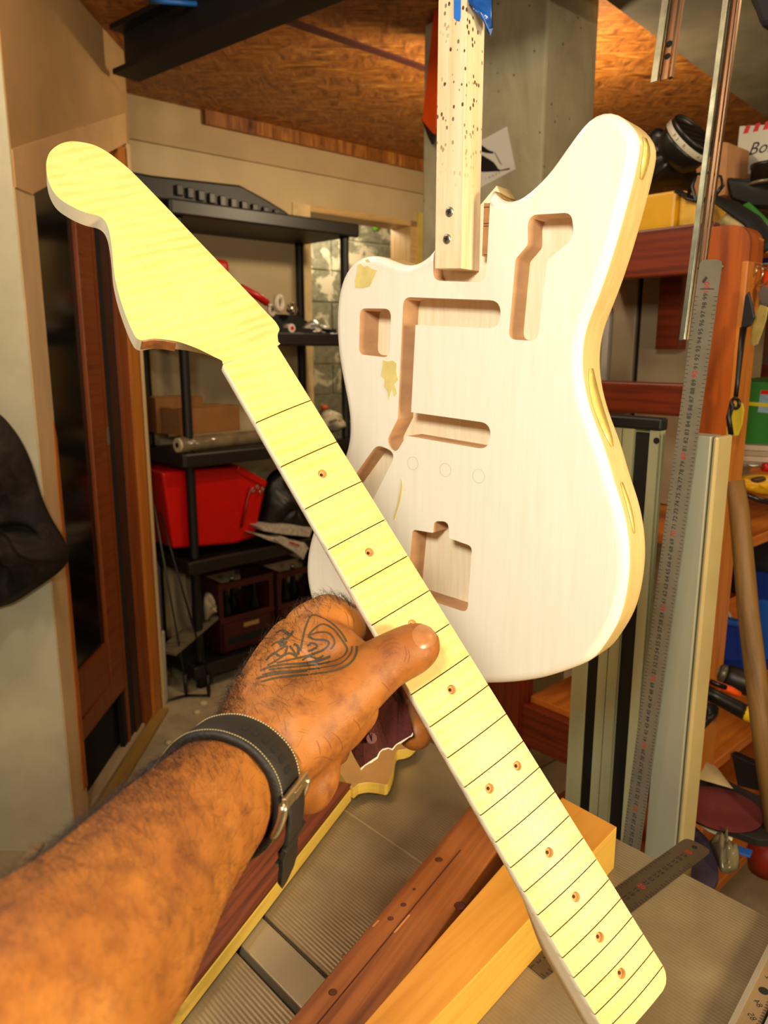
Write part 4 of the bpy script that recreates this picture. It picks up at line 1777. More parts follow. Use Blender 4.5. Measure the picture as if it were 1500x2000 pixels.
# ---- rulers
def ruler(name, P0, P1, wvec, width, thick, n0, n1, step, label, dirnum=1, mark=True, red=10, dark=False, parent_mat=None, nsize=.0075, numside=.5, hole=None, off=.008, along=False):
    """steel rule from P0 to P1 (numbers n0..n1 between them); wvec = across, in plane"""
    P0, P1 = Vector(P0), Vector(P1)
    d = (P1 - P0)
    Lr = d.length
    d.normalize()
    wv_ = (Vector(wvec) - d * Vector(wvec).dot(d)).normalized()
    nv = wv_.cross(d).normalized()
    if nv.dot(CAM - P0) < 0:
        nv = -nv
    root = thing(name, P0, label, 'ruler')
    mat = parent_mat or M('ruler_steel', '#8a8474', .40, .5, var=.12, scale=30)
    g = G()
    end = rounded([(0, -width / 2, .0005), (Lr, -width / 2, width * .3), (Lr, width / 2, width * .3), (0, width / 2, .0005)], 5)
    g.prism(end, P0, d, wv_, nv, -thick, 0)
    g.obj('blade', mat, root)
    gb_, gr = G(), G()
    nn_ = 0
    cnt_ = n1 - n0
    for n in range(n0, n1 + 1):
        u = (n - n0) * step + off
        if u > Lr - .015:
            break
        tgt = gr if n % red == 0 else gb_
        O_ = P0 + d * u + wv_ * (width * (numside - .5)) + nv * .00025
        U_ = -wv_ if (-wv_).cross(d).dot(nv) > 0 else wv_
        if along:
            U_, V_ = d, -U_
        else:
            V_ = d
        text_fast(tgt, str(n), O_, U_, V_, nsize * (1.0 if n % red else 1.15))
        nn_ += 1
    for i in range(int((Lr - .04) / step * 2)):
        u = off + i * step / 2
        for sgn in (-1, 1):
            l_ = width * (.16 if i % 2 == 0 else .11)
            c_ = P0 + d * u + wv_ * sgn * (width / 2 - l_ / 2) + nv * .0002
            gb_.box(c_, (wv_, d, nv), (l_ / 2, .00025, .0001))
    gb_.obj('scale_marks', M('mark_black', '#141210', .7), root)
    if gr.v:
        gr.obj('red_numbers', M('mark_red', '#b01c18', .7), root, kind='stuff')
    return root, d, wv_, nv


# short rule lying on the bench under the neck
r0, r1_ = hz(1036, 1890, TZ + .0012), hz(1366, 1648, TZ + .0012)
root, d, wv_, nv = ruler('steel_ruler', r0, r1_, Vector((1, 1, 0)), .034, .001, 30 - int(((r1_ - r0).length - .026) / .0098), 30, .0098, off=((r1_ - r0).length - .026) % .0098, label= 'short steel ruler lying on the bench beneath the neck, poking past its edge', nsize=.008, parent_mat=M('ruler_dull', '#5e5040', .4, .6, var=.1))
G().lathe(r1_ - d * .011, nv, [(.0035, 0), (.0035, .0002)], 14).obj('hang_hole', M('hole_black', '#080604', .9), root)

# perforated aluminium straightedge at lower right corner
a0_, a1_ = hz(1414, 2015, TZ + .0205), hz(1508, 1828, TZ + .0205)
ad = (a1_ - a0_).normalized()
aw = ZZ.cross(ad)
if aw.dot(RT) < 0:
    aw = -aw
straight = thing('aluminium_straightedge', a0_ - ZZ * .02, 'perforated aluminium straightedge with a scale in the lower right bench corner', 'straightedge')
m_alu = M('aluminium_pale', '#c9c2b0', .35, .7, var=.06)
mid = (a0_ + a1_) / 2
G().box(mid - ZZ * .0102 + aw * .002, (ad, aw, ZZ), (.26, .002, .0103)).obj('edge_wall', m_alu, straight)
G().box(mid - ZZ * .006 + aw * .0125, (ad, aw, ZZ), (.26, .0085, .0015)).obj('scale_face', M('scale_tan', '#8c7454', .5, .3), straight)
G().box(mid - ZZ * .014 + aw * .0225, (ad, aw, ZZ), (.26, .0015, .0065)).obj('slot_wall', M('slot_black2', '#0a0806', .8), straight)
G().box(mid - ZZ * .0105 + aw * .044, (ad, aw, ZZ), (.26, .020, .0100)).obj('rail_base', m_alu, straight)
g = G()
gk = G()
for i in range(26):
    u = -.24 + i * .0185
    P = mid + ad * u + aw * .0125 - ZZ * .0044
    if i % 3 == 1:
        G().lathe(P, ZZ, [(.0045, 0), (.0045, .0003)], 16).obj('slot_hole', M('hole_black', '#080604', .9), straight)
    else:
        text_fast(g, str(96 - i), P, ad * .7 - aw * .7, ad * .7 + aw * .7, .0085)
for i in range(130):
    P = mid + ad * (-.25 + i * .0038) + aw * .0195 - ZZ * .0044
    g.box(P, (aw, ad, ZZ), (.0015, .0003, .0001))
g.obj('scale_marks', M('mark_black', '#141210', .7), straight)

# ---- sandpaper sheet between palm and neck
sand = thing('sandpaper', cp(750, 1440, .50), 'torn maroon sandpaper sheet with white ragged edge in the hand', 'sandpaper')
edge = [(772, 1338), (778, 1334), (784, 1347), (796, 1388), (806, 1430), (803, 1436), (796, 1440), (784, 1447), (774, 1453), (766, 1462), (758, 1460), (748, 1462), (741, 1468), (736, 1478), (722, 1487), (712, 1494), (704, 1500), (694, 1483), (684, 1463), (660, 1440), (640, 1400), (650, 1330), (700, 1290)]


def sz(x, y):
    return .497 - .00006 * (x - 740) + .00002 * (y - 1400) + .003 * math.sin((x - y) / 40)


g = G()
P = [cp(x, y, sz(x, y)) for x, y in edge]
bms = bmesh.new()
bms.faces.new([bms.verts.new(p) for p in P])
bmesh.ops.triangulate(bms, faces=bms.faces[:])
for f in bms.faces:
    pts = [v.co.copy() for v in f.verts]
    nf = (pts[1] - pts[0]).cross(pts[2] - pts[0])
    if nf.dot(CAM - pts[0]) < 0:
        pts = pts[::-1]
    g.face(pts)
    g.face([p + FW * .0006 for p in pts[::-1]])
bms.free()
m_sand = M('sandpaper_maroon', '#4e1410', .75, var=.3, scale=400, bump=.4, bscale=1500)
g.obj('sheet', m_sand, sand)
for (a, b) in ((5, 10), (10, 16)):
    pass
g = G()
for i in range(4, 16):
    a, b = edge[i], edge[i + 1]
    o1, o2 = random.uniform(1.5, 5), random.uniform(1.5, 5)
    q = [cp(a[0], a[1], sz(*a) - .0004), cp(b[0], b[1], sz(*b) - .0004), cp(b[0] + 1, b[1] + o2, sz(*b)), cp(a[0] + 1, a[1] + o1, sz(*a))]
    g.face(q)
    g.face([p + FW * .0004 for p in q[::-1]])
g.obj('torn_edge', M('paper_white', '#e4dccb', .8, var=.05), sand)
nvs = (CAM - cp(727, 1442, .497)).normalized()
G().lathe(cp(726, 1442, .4955), nvs, [(.0034, 0), (.0034, .0003)], 20).obj('punched_hole', M('hole_mauve', '#86585a', .6), sand)
G().box(cp(726, 1442, .4949), (DN, RT, nvs), (.0031, .0003, .0002)).obj('hole_slit', M('hole_black', '#080604', .9), sand)
g = G()
g.face([cp(x, y, sz(x, y) - .0008) for x, y in ((774, 1352), (779, 1355), (786, 1368), (787, 1374), (781, 1370), (775, 1361))])
g.obj('punched_hole', M('hole_black', '#080604', .9), sand)
# second fold of the sheet, seen between the index finger and the neck
g = G()
q = [cp(x, y, z) for x, y, z in ((660, 1240, .545), (690, 1195, .542), (740, 1205, .535), (775, 1290, .535), (730, 1330, .535), (660, 1300, .54))]
g.face(q)
g.face([p + FW * .0006 for p in q[::-1]])
g.obj('folded_end', m_sand, sand)

# ================================================================== BLACK SHELVING UNIT ON THE LEFT
F0 = hz(392, 1345, 0)


def sf(px, py, d=0.0):                       # point on the shelf's front plane, d metres further back
    return hp(px, py, F0 + BX * d, BX)


def ss(P):
    return (P - F0).dot(AX)


m_shelf = M('shelf_black_plastic', '#0c0a07', .5, var=.2, scale=8)
m_shelf2 = M('shelf_lip_plastic', '#1c1714', .42, var=.2, scale=8)
s_end = ss(sf(682, 437))
SDP = .40
unit = thing('shelving_unit', F0, 'black plastic shelving unit with round posts by the back wall', 'shelving unit')
zs = [sf(404, 1293).z, sf(386, 1093).z, sf(388, 884).z, sf(640, 652).z, sf(372, 396).z]
for z in zs:
    G().box(F0 + AX * (s_end / 2) + BX * (SDP / 2) + ZZ * (z - F0.z - .03), (AX, BX, ZZ), (s_end / 2 + .03, SDP / 2 + .02, .022)).obj('shelf_board', m_shelf, unit, bevel=.008)
    G().box(F0 + AX * (s_end / 2) - BX * .022 + ZZ * (z - F0.z - .027), (AX, BX, ZZ), (s_end / 2 + .035, .012, .030)).obj('front_lip', m_shelf2, unit, bevel=.008)
    G().box(F0 - AX * .03 + BX * (SDP / 2) + ZZ * (z - F0.z - .027), (BX, AX, ZZ), (SDP / 2 + .03, .012, .030)).obj('side_lip', m_shelf2, unit, bevel=.008)
lv = [0] + [z - .05 for z in zs]
for sx in (0.015, s_end - .015):
    for dy in (0.02, SDP - .02):
        b = F0 + AX * sx + BX * dy
        for i in range(5):
            z0, z1 = (lv[i] if i == 0 else zs[i - 1] - .01), zs[i] - .05
            G().tube([b + ZZ * z0, b + ZZ * (z0 + .02), b + ZZ * (z1 - .02), b + ZZ * z1], [.024, .021, .021, .024], 14).obj('post', m_shelf, unit)


def sbox(name, px0, px1, py_base, py_top, d0, dep, mat, label, cat, shelf_z=None, group=None, bevel=.004, parent=None, tilt=0.0):
    """box standing on a shelf: front face from pixel px0 to px1, base on the shelf"""
    a, b = ss(sf(px0, py_base, d0)), ss(sf(px1, py_base, d0))
    z0 = shelf_z if shelf_z is not None else sf(px0, py_base, d0).z
    z1 = sf((px0 + px1) / 2, py_top, d0).z
    c = F0 + AX * ((a + b) / 2) + BX * (d0 + dep / 2) + ZZ * ((z0 + z1) / 2)
    ax = (AX * math.cos(tilt) + BX * math.sin(tilt), BX * math.cos(tilt) - AX * math.sin(tilt), ZZ)
    return G().box(c, ax, ((b - a) / 2, dep / 2, (z1 - z0) / 2)).obj(name, mat, parent, label, cat, group, bevel=bevel), a, b, z0, z1


# black tub with a ribbed rim on the top shelf
z5 = zs[4] + .002
tub = thing('plastic_tub', F0 + BX * .1 + ZZ * z5, 'black upturned plastic tub on top of the shelving unit', 'tub')
pr = [sf(x, y, .04) for x, y in ((235, 330), (300, 342), (470, 361), (520, 388), (556, 410), (576, 430), (560, 432), (235, 400))]
pl = [(ss(p), max(p.z, z5 + .001)) for p in pr]
G().prism(pl, F0 + BX * .04, AX, ZZ, BX, 0, .30).obj('shell', m_shelf, tub, bevel=.01)
for k in range(10):
    x = 350 + 21 * k
    P = sf(x, 372 + k * 5.2, .035)
    G().box(P, (AX, BX, ZZ), (.014, .010, .020)).obj('rib', m_shelf2, tub, bevel=.003)
# upper shelf things
z4 = zs[3] + .003
def torus(g, c, ax, R, r, n=22, m=8, mi=0):
    ax = Vector(ax).normalized()
    u_ = ax.cross(ZZ if abs(ax.z) < .9 else RT).normalized()
    v_ = ax.cross(u_)
    for i in range(n):
        for j in range(m):
            q = []
            for a, b in ((i, j), (i + 1, j), (i + 1, j + 1), (i, j + 1)):
                A, B = 2 * math.pi * a / n, 2 * math.pi * b / m
                d = u_ * math.cos(A) + v_ * math.sin(A)
                q.append(Vector(c) + d * (R + r * math.cos(B)) + ax * (r * math.sin(B)))
            g.face(q, None, mi, True)
    return g


m_red = M('red_plastic', '#c01408', .35, var=.12)
o, a, b, z0, z1 = sbox('red_case', 415, 455, 648, 506, .12, .12, m_red, 'upright red plastic case on the upper shelf behind the headstock', 'case', z4, bevel=.02)
hnd = thing('pipe_cutter', sf(500, 590, .05), 'red handled tool lying on the black tray of the upper shelf', 'tool')
G().tube([sf(470, 560, .06), sf(505, 580, .06), sf(522, 592, .06)], [.014, .018, .016], 10).obj('handle', m_red, hnd)
G().tube([sf(522, 592, .06), sf(532, 604, .06)], [.010, .008], 8).obj('head', m_screw, hnd)
rolls = [((545, 592), .040, 'white cable coil standing upright on the black tray', '#d8cdb8'), ((530, 606), .030, 'small white cable roll leaning below the upright coil', '#cbbfa8'), ((570, 603), .026, 'silver ball of foil beside the white coils', '#b8b0a0')]
for k, ((x, y), R, lab, colr) in enumerate(rolls):
    c = sf(x, y, .07)
    if k < 2:
        torus(G(), c, AX * .5 - BX, R * .72, R * .34).obj('cable_coil', M('coil_%d' % k, colr, .5), None, lab, 'cable coil')
    else:
        g = G()
        bms = bmesh.new()
        bmesh.ops.create_icosphere(bms, subdivisions=3, radius=R, matrix=Matrix.Translation(c))
        for v in bms.verts:
            v.co += (v.co - c).normalized() * random.uniform(-.004, .003)
        for f in bms.faces:
            g.face([v.co.copy() for v in f.verts])
        bms.free()
        g.obj('foil_ball', M('foil', '#b8b0a0', .2, .9), None, lab, 'foil ball')
tray = thing('tool_tray', F0 + AX * ss(sf(600, 645, .05)) + BX * .15 + ZZ * z4, 'black tray of small parts at the right end of the upper shelf', 'tray')
a, b = ss(sf(520, 640, .02)), ss(sf(652, 640, .02))
zt = sf(560, 612, .02).z
pr = [(a, z4), (b, z4), (b + .03, z4 + .005), (a + (b - a) * .62, zt), (a, zt)]
G().prism(pr, F0 + BX * .02, AX, ZZ, BX, .10, .22).obj('back', m_shelf, tray)
G().prism([(a, z4), (b, z4), (b, z4 + .02), (a, z4 + .02)], F0, AX, ZZ, BX, .0, .10).obj('floor_plate', m_shelf, tray)
g = G()
poly = [sf(x, y, .03) for x, y in catmull([(585, 650, 0), (598, 632, 0), (612, 625, 0), (628, 634, 0), (645, 643, 0), (648, 651, 0), (615, 652, 0)], 3, True) for x, y in [(x, y)]] if False else [sf(p.x, p.y, .03) for p in catmull([(585, 650, 0), (598, 632, 0), (612, 625, 0), (628, 634, 0), (645, 643, 0), (648, 651, 0), (615, 652, 0)], 3, True)]
puff(g, poly, -BX, .03, 5, .8, 4)
g.obj('crumpled_foil', M('foil_bright', '#d8d4c8', .25, .5, var=.2, scale=60), None, 'crumpled bright foil lying in the black tray', 'foil')
c = sf(570, 641, .0)
g = G().lathe(c - BX * .0, -BX, [(.020, -.05), (.020, 0), (.018, .002)], 20)
can = g.obj('glue_tube', M('tube_white', '#d6c8be', .4), None, 'white tube with a red cap end in the black tray', 'tube')
G().lathe(c - BX * .002, -BX, [(.009, 0), (.009, .003)], 14).obj('cap_dot', m_red, can)

# third shelf: boxes and a roll of film
z3 = zs[2] + .003
m_card = M('cardboard', '#8a5c2c', .85, var=.12, scale=10)
roll = thing('film_roll', sf(360, 880, .03), 'roll of clear film with a white core lying on the third shelf', 'roll')
c0_, c1_ = sf(350, 858, .02), sf(560, 838, .06)
c0_.z = c1_.z = z3 + .034
G().tube([c0_, c0_.lerp(c1_, .3), c0_.lerp(c1_, .6), c1_], .033, 20).obj('wrap', M('film_plastic', '#7c6c50', .15, var=.35, scale=14), roll)
dv = (c1_ - c0_).normalized()
G().lathe(c0_ - dv * .012, dv, [(.030, 0), (.030, .014)], 24).obj('core', M('core_white', '#cbb890', .7), roll)
G().lathe(c0_ - dv * .013, dv, [(.012, 0), (.012, .002)], 18).obj('core_hole', M('hole_black', '#080604', .9), roll)
zb_ = z3 + .070
bxs = [('brown carton lying on the film roll, its near long side lit', 345, 470, .05, .16, 0.10, zb_, 795), ('smaller brown carton behind the lit one on the third shelf', 312, 400, .17, .14, -.12, zb_, 775)]
for lab, x0, x1, d0, dp, tl, zz, top in bxs:
    a, b = ss(sf(x0, 830, d0)), ss(sf(x1, 830, d0))
    zt = sf((x0 + x1) / 2, top, d0).z
    c = F0 + AX * ((a + b) / 2) + BX * (d0 + dp / 2) + ZZ * ((zz + zt) / 2)
    ax = (AX * math.cos(tl) + BX * math.sin(tl), BX * math.cos(tl) - AX * math.sin(tl), ZZ)
    bx_ = thing('carton', c - ZZ * (zt - zz) / 2, lab, 'carton', 'cartons on the third shelf')
    G().box(c, ax, ((b - a) / 2, dp / 2, (zt - zz) / 2)).obj('box', m_card, bx_, bevel=.002)
    G().box(c + ZZ * ((zt - zz) / 2 + .0008), ax, ((b - a) / 2 - .002, .018, .0008)).obj('tape', M('carton_tape', '#b07a3c', .3), bx_)
# right end of the third shelf
c = sf(640, 822, .06)
g = G()
poly = [sf(p.x, p.y, .05) for p in catmull([(622, 842, 0), (626, 812, 0), (640, 800, 0), (660, 806, 0), (668, 816, 0), (664, 842, 0)], 3, True)]
puff(g, poly, -BX, .05, 5, .4, 9)
g.obj('plastic_bag', M('bag_white', '#cfc4a8', .3, var=.2, scale=30), None, 'pale plastic bag at the right end of the third shelf', 'bag')
cap = thing('spray_can', sf(634, 830, .14), 'can with an orange cap behind the pale plastic bag', 'can')
c = sf(634, 800, .14)
G().lathe(Vector((c.x, c.y, z3)), ZZ, [(.026, 0), (.026, c.z - z3 - .01), (.018, c.z - z3)], 16).obj('can_body', M('can_grey', '#7c746a', .35, .5), cap)
G().lathe(c, ZZ, [(.018, 0), (.018, .018), (.014, .022)], 16).obj('cap', M('cap_orange', '#d85a10', .4), cap)
for k, x in enumerate((676, 684)):
    c = sf(x, 830, .05)
    jar = thing('glass_jar', Vector((c.x, c.y, z3)), ['small bright glass jar nearest the guitar edge on the third shelf', 'second small glass jar half hidden by the guitar edge'][k], 'jar', 'jars on the third shelf')
    G().lathe(Vector((c.x, c.y, z3)), ZZ, [(.022, 0), (.024, .01), (.024, .05), (.017, .06)], 16).obj('glass', M('jar_glass', '#9aa49a', .1, var=.2, scale=30), jar)
    G().lathe(Vector((c.x, c.y, z3 + .06)), ZZ, [(.019, 0), (.019, .014)], 16).obj('lid', M('lid_metal', '#cfcabc', .3, .7), jar)

# fourth shelf: red crate, black bag, newspapers
z2_ = zs[1] + .003
crate = thing('red_crate', F0 + AX * ss(sf(410, 1060, .05)) + BX * .1 + ZZ * z2_, 'bright red tapered plastic crate on the fourth shelf', 'crate')
fr = [sf(x, y, .04) for x, y in ((316, 922), (470, 912), (521, 944), (498, 1050), (460, 1062), (338, 1072))]
pl = [(ss(p), max(p.z, z2_)) for p in fr]
m_crate = M('crate_red', '#c80a04', .3, var=.06)
G().prism(pl, F0 + BX * .04, AX, ZZ, BX, 0, .26).obj('tub', m_crate, crate, bevel=.012)
pl = [(ss(p), p.z) for p in [sf(x, y, .03) for x, y in ((466, 908), (522, 940), (519, 952), (463, 922))]]
G().prism(pl, F0 + BX * .03, AX, ZZ, BX, 0, .28).obj('rim', m_crate, crate, bevel=.004)
q = [sf(x, y, .032) for x, y in ((489, 952), (480, 990), (471, 1030))]
G().tube(q, .006, 8).obj('rib', M('crate_red_dark', '#8a0a04', .4), crate)
for k, (x, y) in enumerate(((494, 957), (503, 951), (513, 955), (508, 961))):
    torus(G(), sf(x, y, .028), -BX + AX * .3 * k, .008, .0028, 14, 6).obj('hinge_ring', m_screw, crate)
g = G()
poly = [sf(p.x, p.y, .10) for p in catmull([(505, 1052, 0), (512, 960, 0), (535, 918, 0), (575, 920, 0), (608, 950, 0), (616, 1050, 0), (560, 1056, 0)], 4, True)]
puff(g, poly, -BX, .09, 6, .25, 5)
g.obj('black_bag', M('bag_black', '#15120e', .45, var=.4, scale=20), None, 'black fabric bag beside the red crate', 'bag')
news = thing('newspaper_stack', sf(545, 1060, .0), 'loose folded newspapers hanging over the fourth shelf edge', 'newspapers')
m_news = M('newsprint', '#b9ae9c', .8, var=.35, scale=70)
for k, pxs in enumerate((((497, 1026), (560, 1024), (606, 1030), (600, 1048), (545, 1042), (510, 1036)), ((488, 1040), (530, 1048), (590, 1058), (600, 1072), (560, 1066), (520, 1054)), ((530, 1052), (552, 1048), (596, 1072), (588, 1092), (572, 1078), (545, 1062)))):
    q = [sf(x, y, .0 - .015 * k) for x, y in pxs]
    pl = [(ss(p), p.z) for p in q]
    G().prism(pl, F0 - BX * .015 * k, AX, ZZ, BX, -.02, .10).obj('sheet', m_news, news, bevel=.003)
G().box(sf(575, 1062, -.055), (AX * .9 - ZZ * .4, BX, ZZ), (.03, .002, .004)).obj('red_print', m_red, news)

# bottom shelf: bottle crates
z1_ = zs[0] + .003
m_bc = M('bottle_crate_red', '#3a0a04', .5, var=.2)
m_btl = M('bottle_glass', '#0a0d06', .1, var=.3)


def bottle_crate(x0, x1, ytop, lab, nb_):
    a, b = ss(sf(x0, 1270, .03)), ss(sf(x1, 1270, .03))
    zt = sf((x0 + x1) / 2, ytop, .03).z
    base = F0 + AX * ((a + b) / 2) + BX * .15 + ZZ * z1_
    cr = thing('bottle_crate', base, lab, 'bottle crate', 'bottle crates on the bottom shelf')
    h = zt - z1_
    for s_ in (a + .012, b - .012):
        G().prism([(s_ - .012, z1_), (s_ + .012, z1_), (s_ + .012, zt), (s_ - .012, zt)], F0 + BX * .03, AX, ZZ, BX, 0, .26).obj('end_panel', m_bc, cr, bevel=.003)
    for (u0, u1, nm) in ((0, .42, 'lower_panel'), (.42, .50, 'middle_rail'), (.90, 1.0, 'top_rail')):
        off = -.004 if nm != 'lower_panel' else 0
        G().prism([(a, z1_ + h * u0), (b, z1_ + h * u0), (b, z1_ + h * u1), (a, z1_ + h * u1)], F0 + BX * (.03 + off), AX, ZZ, BX, 0, .012).obj(nm, m_bc, cr, bevel=.002)
        G().prism([(a, z1_ + h * u0), (b, z1_ + h * u0), (b, z1_ + h * u1), (a, z1_ + h * u1)], F0 + BX * .28, AX, ZZ, BX, 0, .012).obj(nm, m_bc, cr)
    G().prism([(a + .13 * (b - a), z1_ + h * .10), (a + .85 * (b - a), z1_ + h * .10), (a + .85 * (b - a), z1_ + h * .2), (a + .13 * (b - a), z1_ + h * .2)], F0 + BX * .029, AX, ZZ, BX, 0, .002).obj('grip_slot', m_dark, cr)
    G().prism([(a + .42 * (b - a), z1_ + h * .30), (a + .70 * (b - a), z1_ + h * .30), (a + .70 * (b - a), z1_ + h * .36), (a + .42 * (b - a), z1_ + h * .36)], F0 + BX * .028, AX, ZZ, BX, 0, .002).obj('paper_label', M('label_tan', '#a8803c', .7), cr)
    for k in range(nb_):
        s_ = a + (b - a) * (k + .9) / (nb_ + .8)
        p = F0 + AX * s_ + BX * (.09 + .07 * (k % 2)) + ZZ * (z1_ + .004)
        bt = thing('beer_bottle', p, ['%s in the crate %s' % (q, 'nearest the post' if x0 < 500 else 'right of the other crate') for q in ('leftmost dark bottle', 'middle dark bottle', 'rightmost dark bottle')][k], 'bottle', 'bottles in the crates')
        hb = h * .92
        G().lathe(p, ZZ, [(.028, 0), (.030, .01), (.030, hb * .55), (.014, hb * .72), (.012, hb * .96), (.013, hb * .97)], 16).obj('glass', m_btl, bt)
        G().lathe(p + ZZ * hb * .97, ZZ, [(.0145, 0), (.0145, .008), (.010, .012)], 14).obj('crown_cap', M('cap_silver', '#c8bfa8', .3, .7), bt)


bottle_crate(432, 538, 1128, 'dark red bottle crate nearest the left post on the bottom shelf', 3)
bottle_crate(545, 660, 1105, 'dark red bottle crate right of the other, behind the hand', 3)
g = G()
poly = [sf(p.x, p.y, .05) for p in catmull([(396, 1190, 0), (400, 1160, 0), (412, 1158, 0), (420, 1178, 0), (418, 1196, 0), (400, 1215, 0)], 3, True)]
puff(g, poly, -BX, .03, 4, .5, 2)
g.obj('paper_bag', M('bag_pale', '#a8987c', .7, var=.2), None, 'crumpled pale paper bag left of the bottle crates', 'paper bag')
P, Q = sf(325, 1275, -.02), sf(420, 1195, .10)
d = Q - P
G().box((P + Q) / 2, (d, ZZ.cross(d), d.cross(ZZ.cross(d))), (d.length / 2, .05, .006)).obj('leaning_board', M('board_grey', '#6a6048', .7), None, 'grey board lying slanted at the unit end beside the door', 'board')

# leaning violet-grey board and white tube right of the door jamb
b0_ = hz(318, 1372, 0)
vb = thing('folding_chair', b0_, 'folded violet and white plastic chair leaning beside the door jamb', 'folding chair')
tp = hp(312, 1112, b0_ - YY * .02, YY)
pl = [(-.05, .30), (.018, .30), (.022, .60), (.008, .64), (-.05, .66)]
G().prism(pl, b0_, RT, ZZ, YY, -.02, .02).obj('seat_panel', M('violet_plastic', '#4a4458', .45, var=.15), vb, bevel=.01)
G().prism([(-.045, 0), (.022, 0), (.026, .33), (-.045, .33)], b0_, RT, ZZ, YY, -.012, .012).obj('leg_panel', M('white_plastic', '#a89c88', .45, var=.1), vb, bevel=.008)
# thin black stand with two rods
tr0 = hz(372, 1365, 0)
trip = thing('rod_stand', tr0, 'thin black metal stand with two slanting rods in front of the shelving', 'stand')
top1, top2 = hp(300, 985, tr0 - YY * .0, YY), hp(312, 1000, tr0 + YY * .06, YY)
f1_, f2_ = hz(364, 1362, .0), hz(408, 1362, 0)
m_rod = M('rod_black', '#191815', .4, .3)
G().tube([f1_ + ZZ * .08, top1], .0045, 8).obj('rod', M('rod_green_grey', '#3a423a', .4, .4), trip)
G().tube([f2_ + ZZ * .10, top2], .0045, 8).obj('rod', m_rod, trip)
for P in (f1_, f2_):
    G().tube([P + ZZ * .002, P + ZZ * .03, P + ZZ * .11], [.005, .009, .010], 8).obj('foot', m_rod, trip)
G().tube([f1_ + ZZ * .01, f2_ + ZZ * .01], .005, 8).obj('cross_bar', m_rod, trip)
G().tube([f1_ + ZZ * .01, hz(312, 1372, .01)], .005, 8).obj('cross_bar', m_rod, trip)
for k, (x, y) in enumerate(((398, 1374), (385, 1392), (330, 1452))):
    P = hz(x, y, 0)
    g = G()
    g.lathe(P, ZZ, [(.022 - .005 * k, 0), (.016, .008), (.004, .012)], 7)
    g.obj('plaster_crumb', M('crumb', '#c9b890', .9), None, ['white plaster crumb on the floor by the stand foot', 'small plaster crumb in front of the larger one', 'plaster crumb on the floor near the door sill'][k], 'crumb', 'plaster crumbs on the floor')

# dark camouflage jacket on the near wall
t = NT('jacket_cloth')
v = t.coord('Object', (1, 1, 1))
f = t.noise(v, 9, 3, .5, .6)
t.l(t.ramp(f, [(.4, lin('#140f0b')), (.5, lin('#2a221a')), (.58, lin('#1a130d')), (.7, lin('#39301f'))]), t.b.inputs['Base Color'])
t.b.inputs['Roughness'].default_value = .85
t.bump(t.noise(v, 25, 3), .5, .01)
jk = [(-120, 790), (-60, 770), (-15, 800), (10, 818), (40, 858), (62, 905), (80, 965), (100, 1010), (124, 1050), (134, 1078), (131, 1100), (110, 1122), (70, 1150), (30, 1175), (0, 1186), (-60, 1200), (-120, 1190), (-150, 1000)]
Pj = [hp(p.x, p.y, Vector((0, NY - .035, 0)), YY) for p in catmull([(x, y, 0) for x, y in jk], 3, True)]
jacket = thing('jacket', Vector((-1.1, NY - .02, .9)), 'dark camouflage jacket hanging on the pale left wall', 'jacket')
g = G()
puff(g, Pj, -YY, .11, 10, .35, 8)
g.obj('cloth', t.m, jacket)
G().tube([Vector((-1.12, NY - .04, 1.42)), Vector((-1.10, NY - .05, 1.46)), Vector((-1.08, NY - .01, 1.47))], .006, 8).obj('hanging_loop', m_dark, jacket)

# ================================================================== WOODEN RACK ON THE RIGHT
RK = cp(1400, 640, 1.32)
RK = Vector((RK.x, RK.y, 0))


def rk(px, py, d=0.0):                       # point on the rack's side frame plane, d further back
    return hp(px, py, RK + AX * d, AX)


def rr(P):
    return ((P - RK).dot(UB), P.z)


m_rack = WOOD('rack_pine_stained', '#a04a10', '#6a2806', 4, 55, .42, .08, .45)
m_rack_lit = WOOD('rack_pine_lit', '#cc7a2a', '#a4581a', 4, 55, .45)
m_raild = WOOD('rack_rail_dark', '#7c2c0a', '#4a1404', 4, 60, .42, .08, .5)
# posts are vertical in the world: fix their u from one pixel row
uL = rr(rk(1360, 640))[0]
uR = rr(rk(1449, 640))[0]
ztop = rr(rk(1410, 441))[1]
rack = thing('wooden_rack', Vector((RK.x, RK.y, 0)), 'orange brown wooden storage rack behind the guitar body', 'rack')
TR = .028
pl = [(uL, 0), (uR, 0), (uR, ztop)] + [(uL, ztop)]
pl = rounded([(uL, 0, .0005), (uR, 0, .0005), (uR, ztop, .05), (uL, ztop, .0005)], 8)


def zgrain(g_poly, O, name, mat, t0, t1, par, bev=.004):
    """prism whose UV u runs along z (vertical grain)"""
    g = G()
    g.prism([(p[1], p[0]) for p in g_poly], O, ZZ, UB, AX, t0, t1)
    return g.obj(name, mat, par, bevel=bev)


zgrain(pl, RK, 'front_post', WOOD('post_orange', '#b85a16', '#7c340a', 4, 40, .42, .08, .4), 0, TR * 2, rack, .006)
zgrain([(uR - .010, .3), (uR + .001, .3), (uR + .001, ztop - .06), (uR - .010, ztop - .06)], RK, 'post_lit_edge', m_rack_lit, -.001, TR * 2 + .001, rack, .002)  # lighter strip added to paint the post's right side as lit
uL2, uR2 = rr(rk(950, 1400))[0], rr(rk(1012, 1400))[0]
zgrain([(uL2, 0), (uR2, 0), (uR2, ztop), (uL2, ztop)], RK, 'rear_post', m_raild, 0, TR * 2, rack)


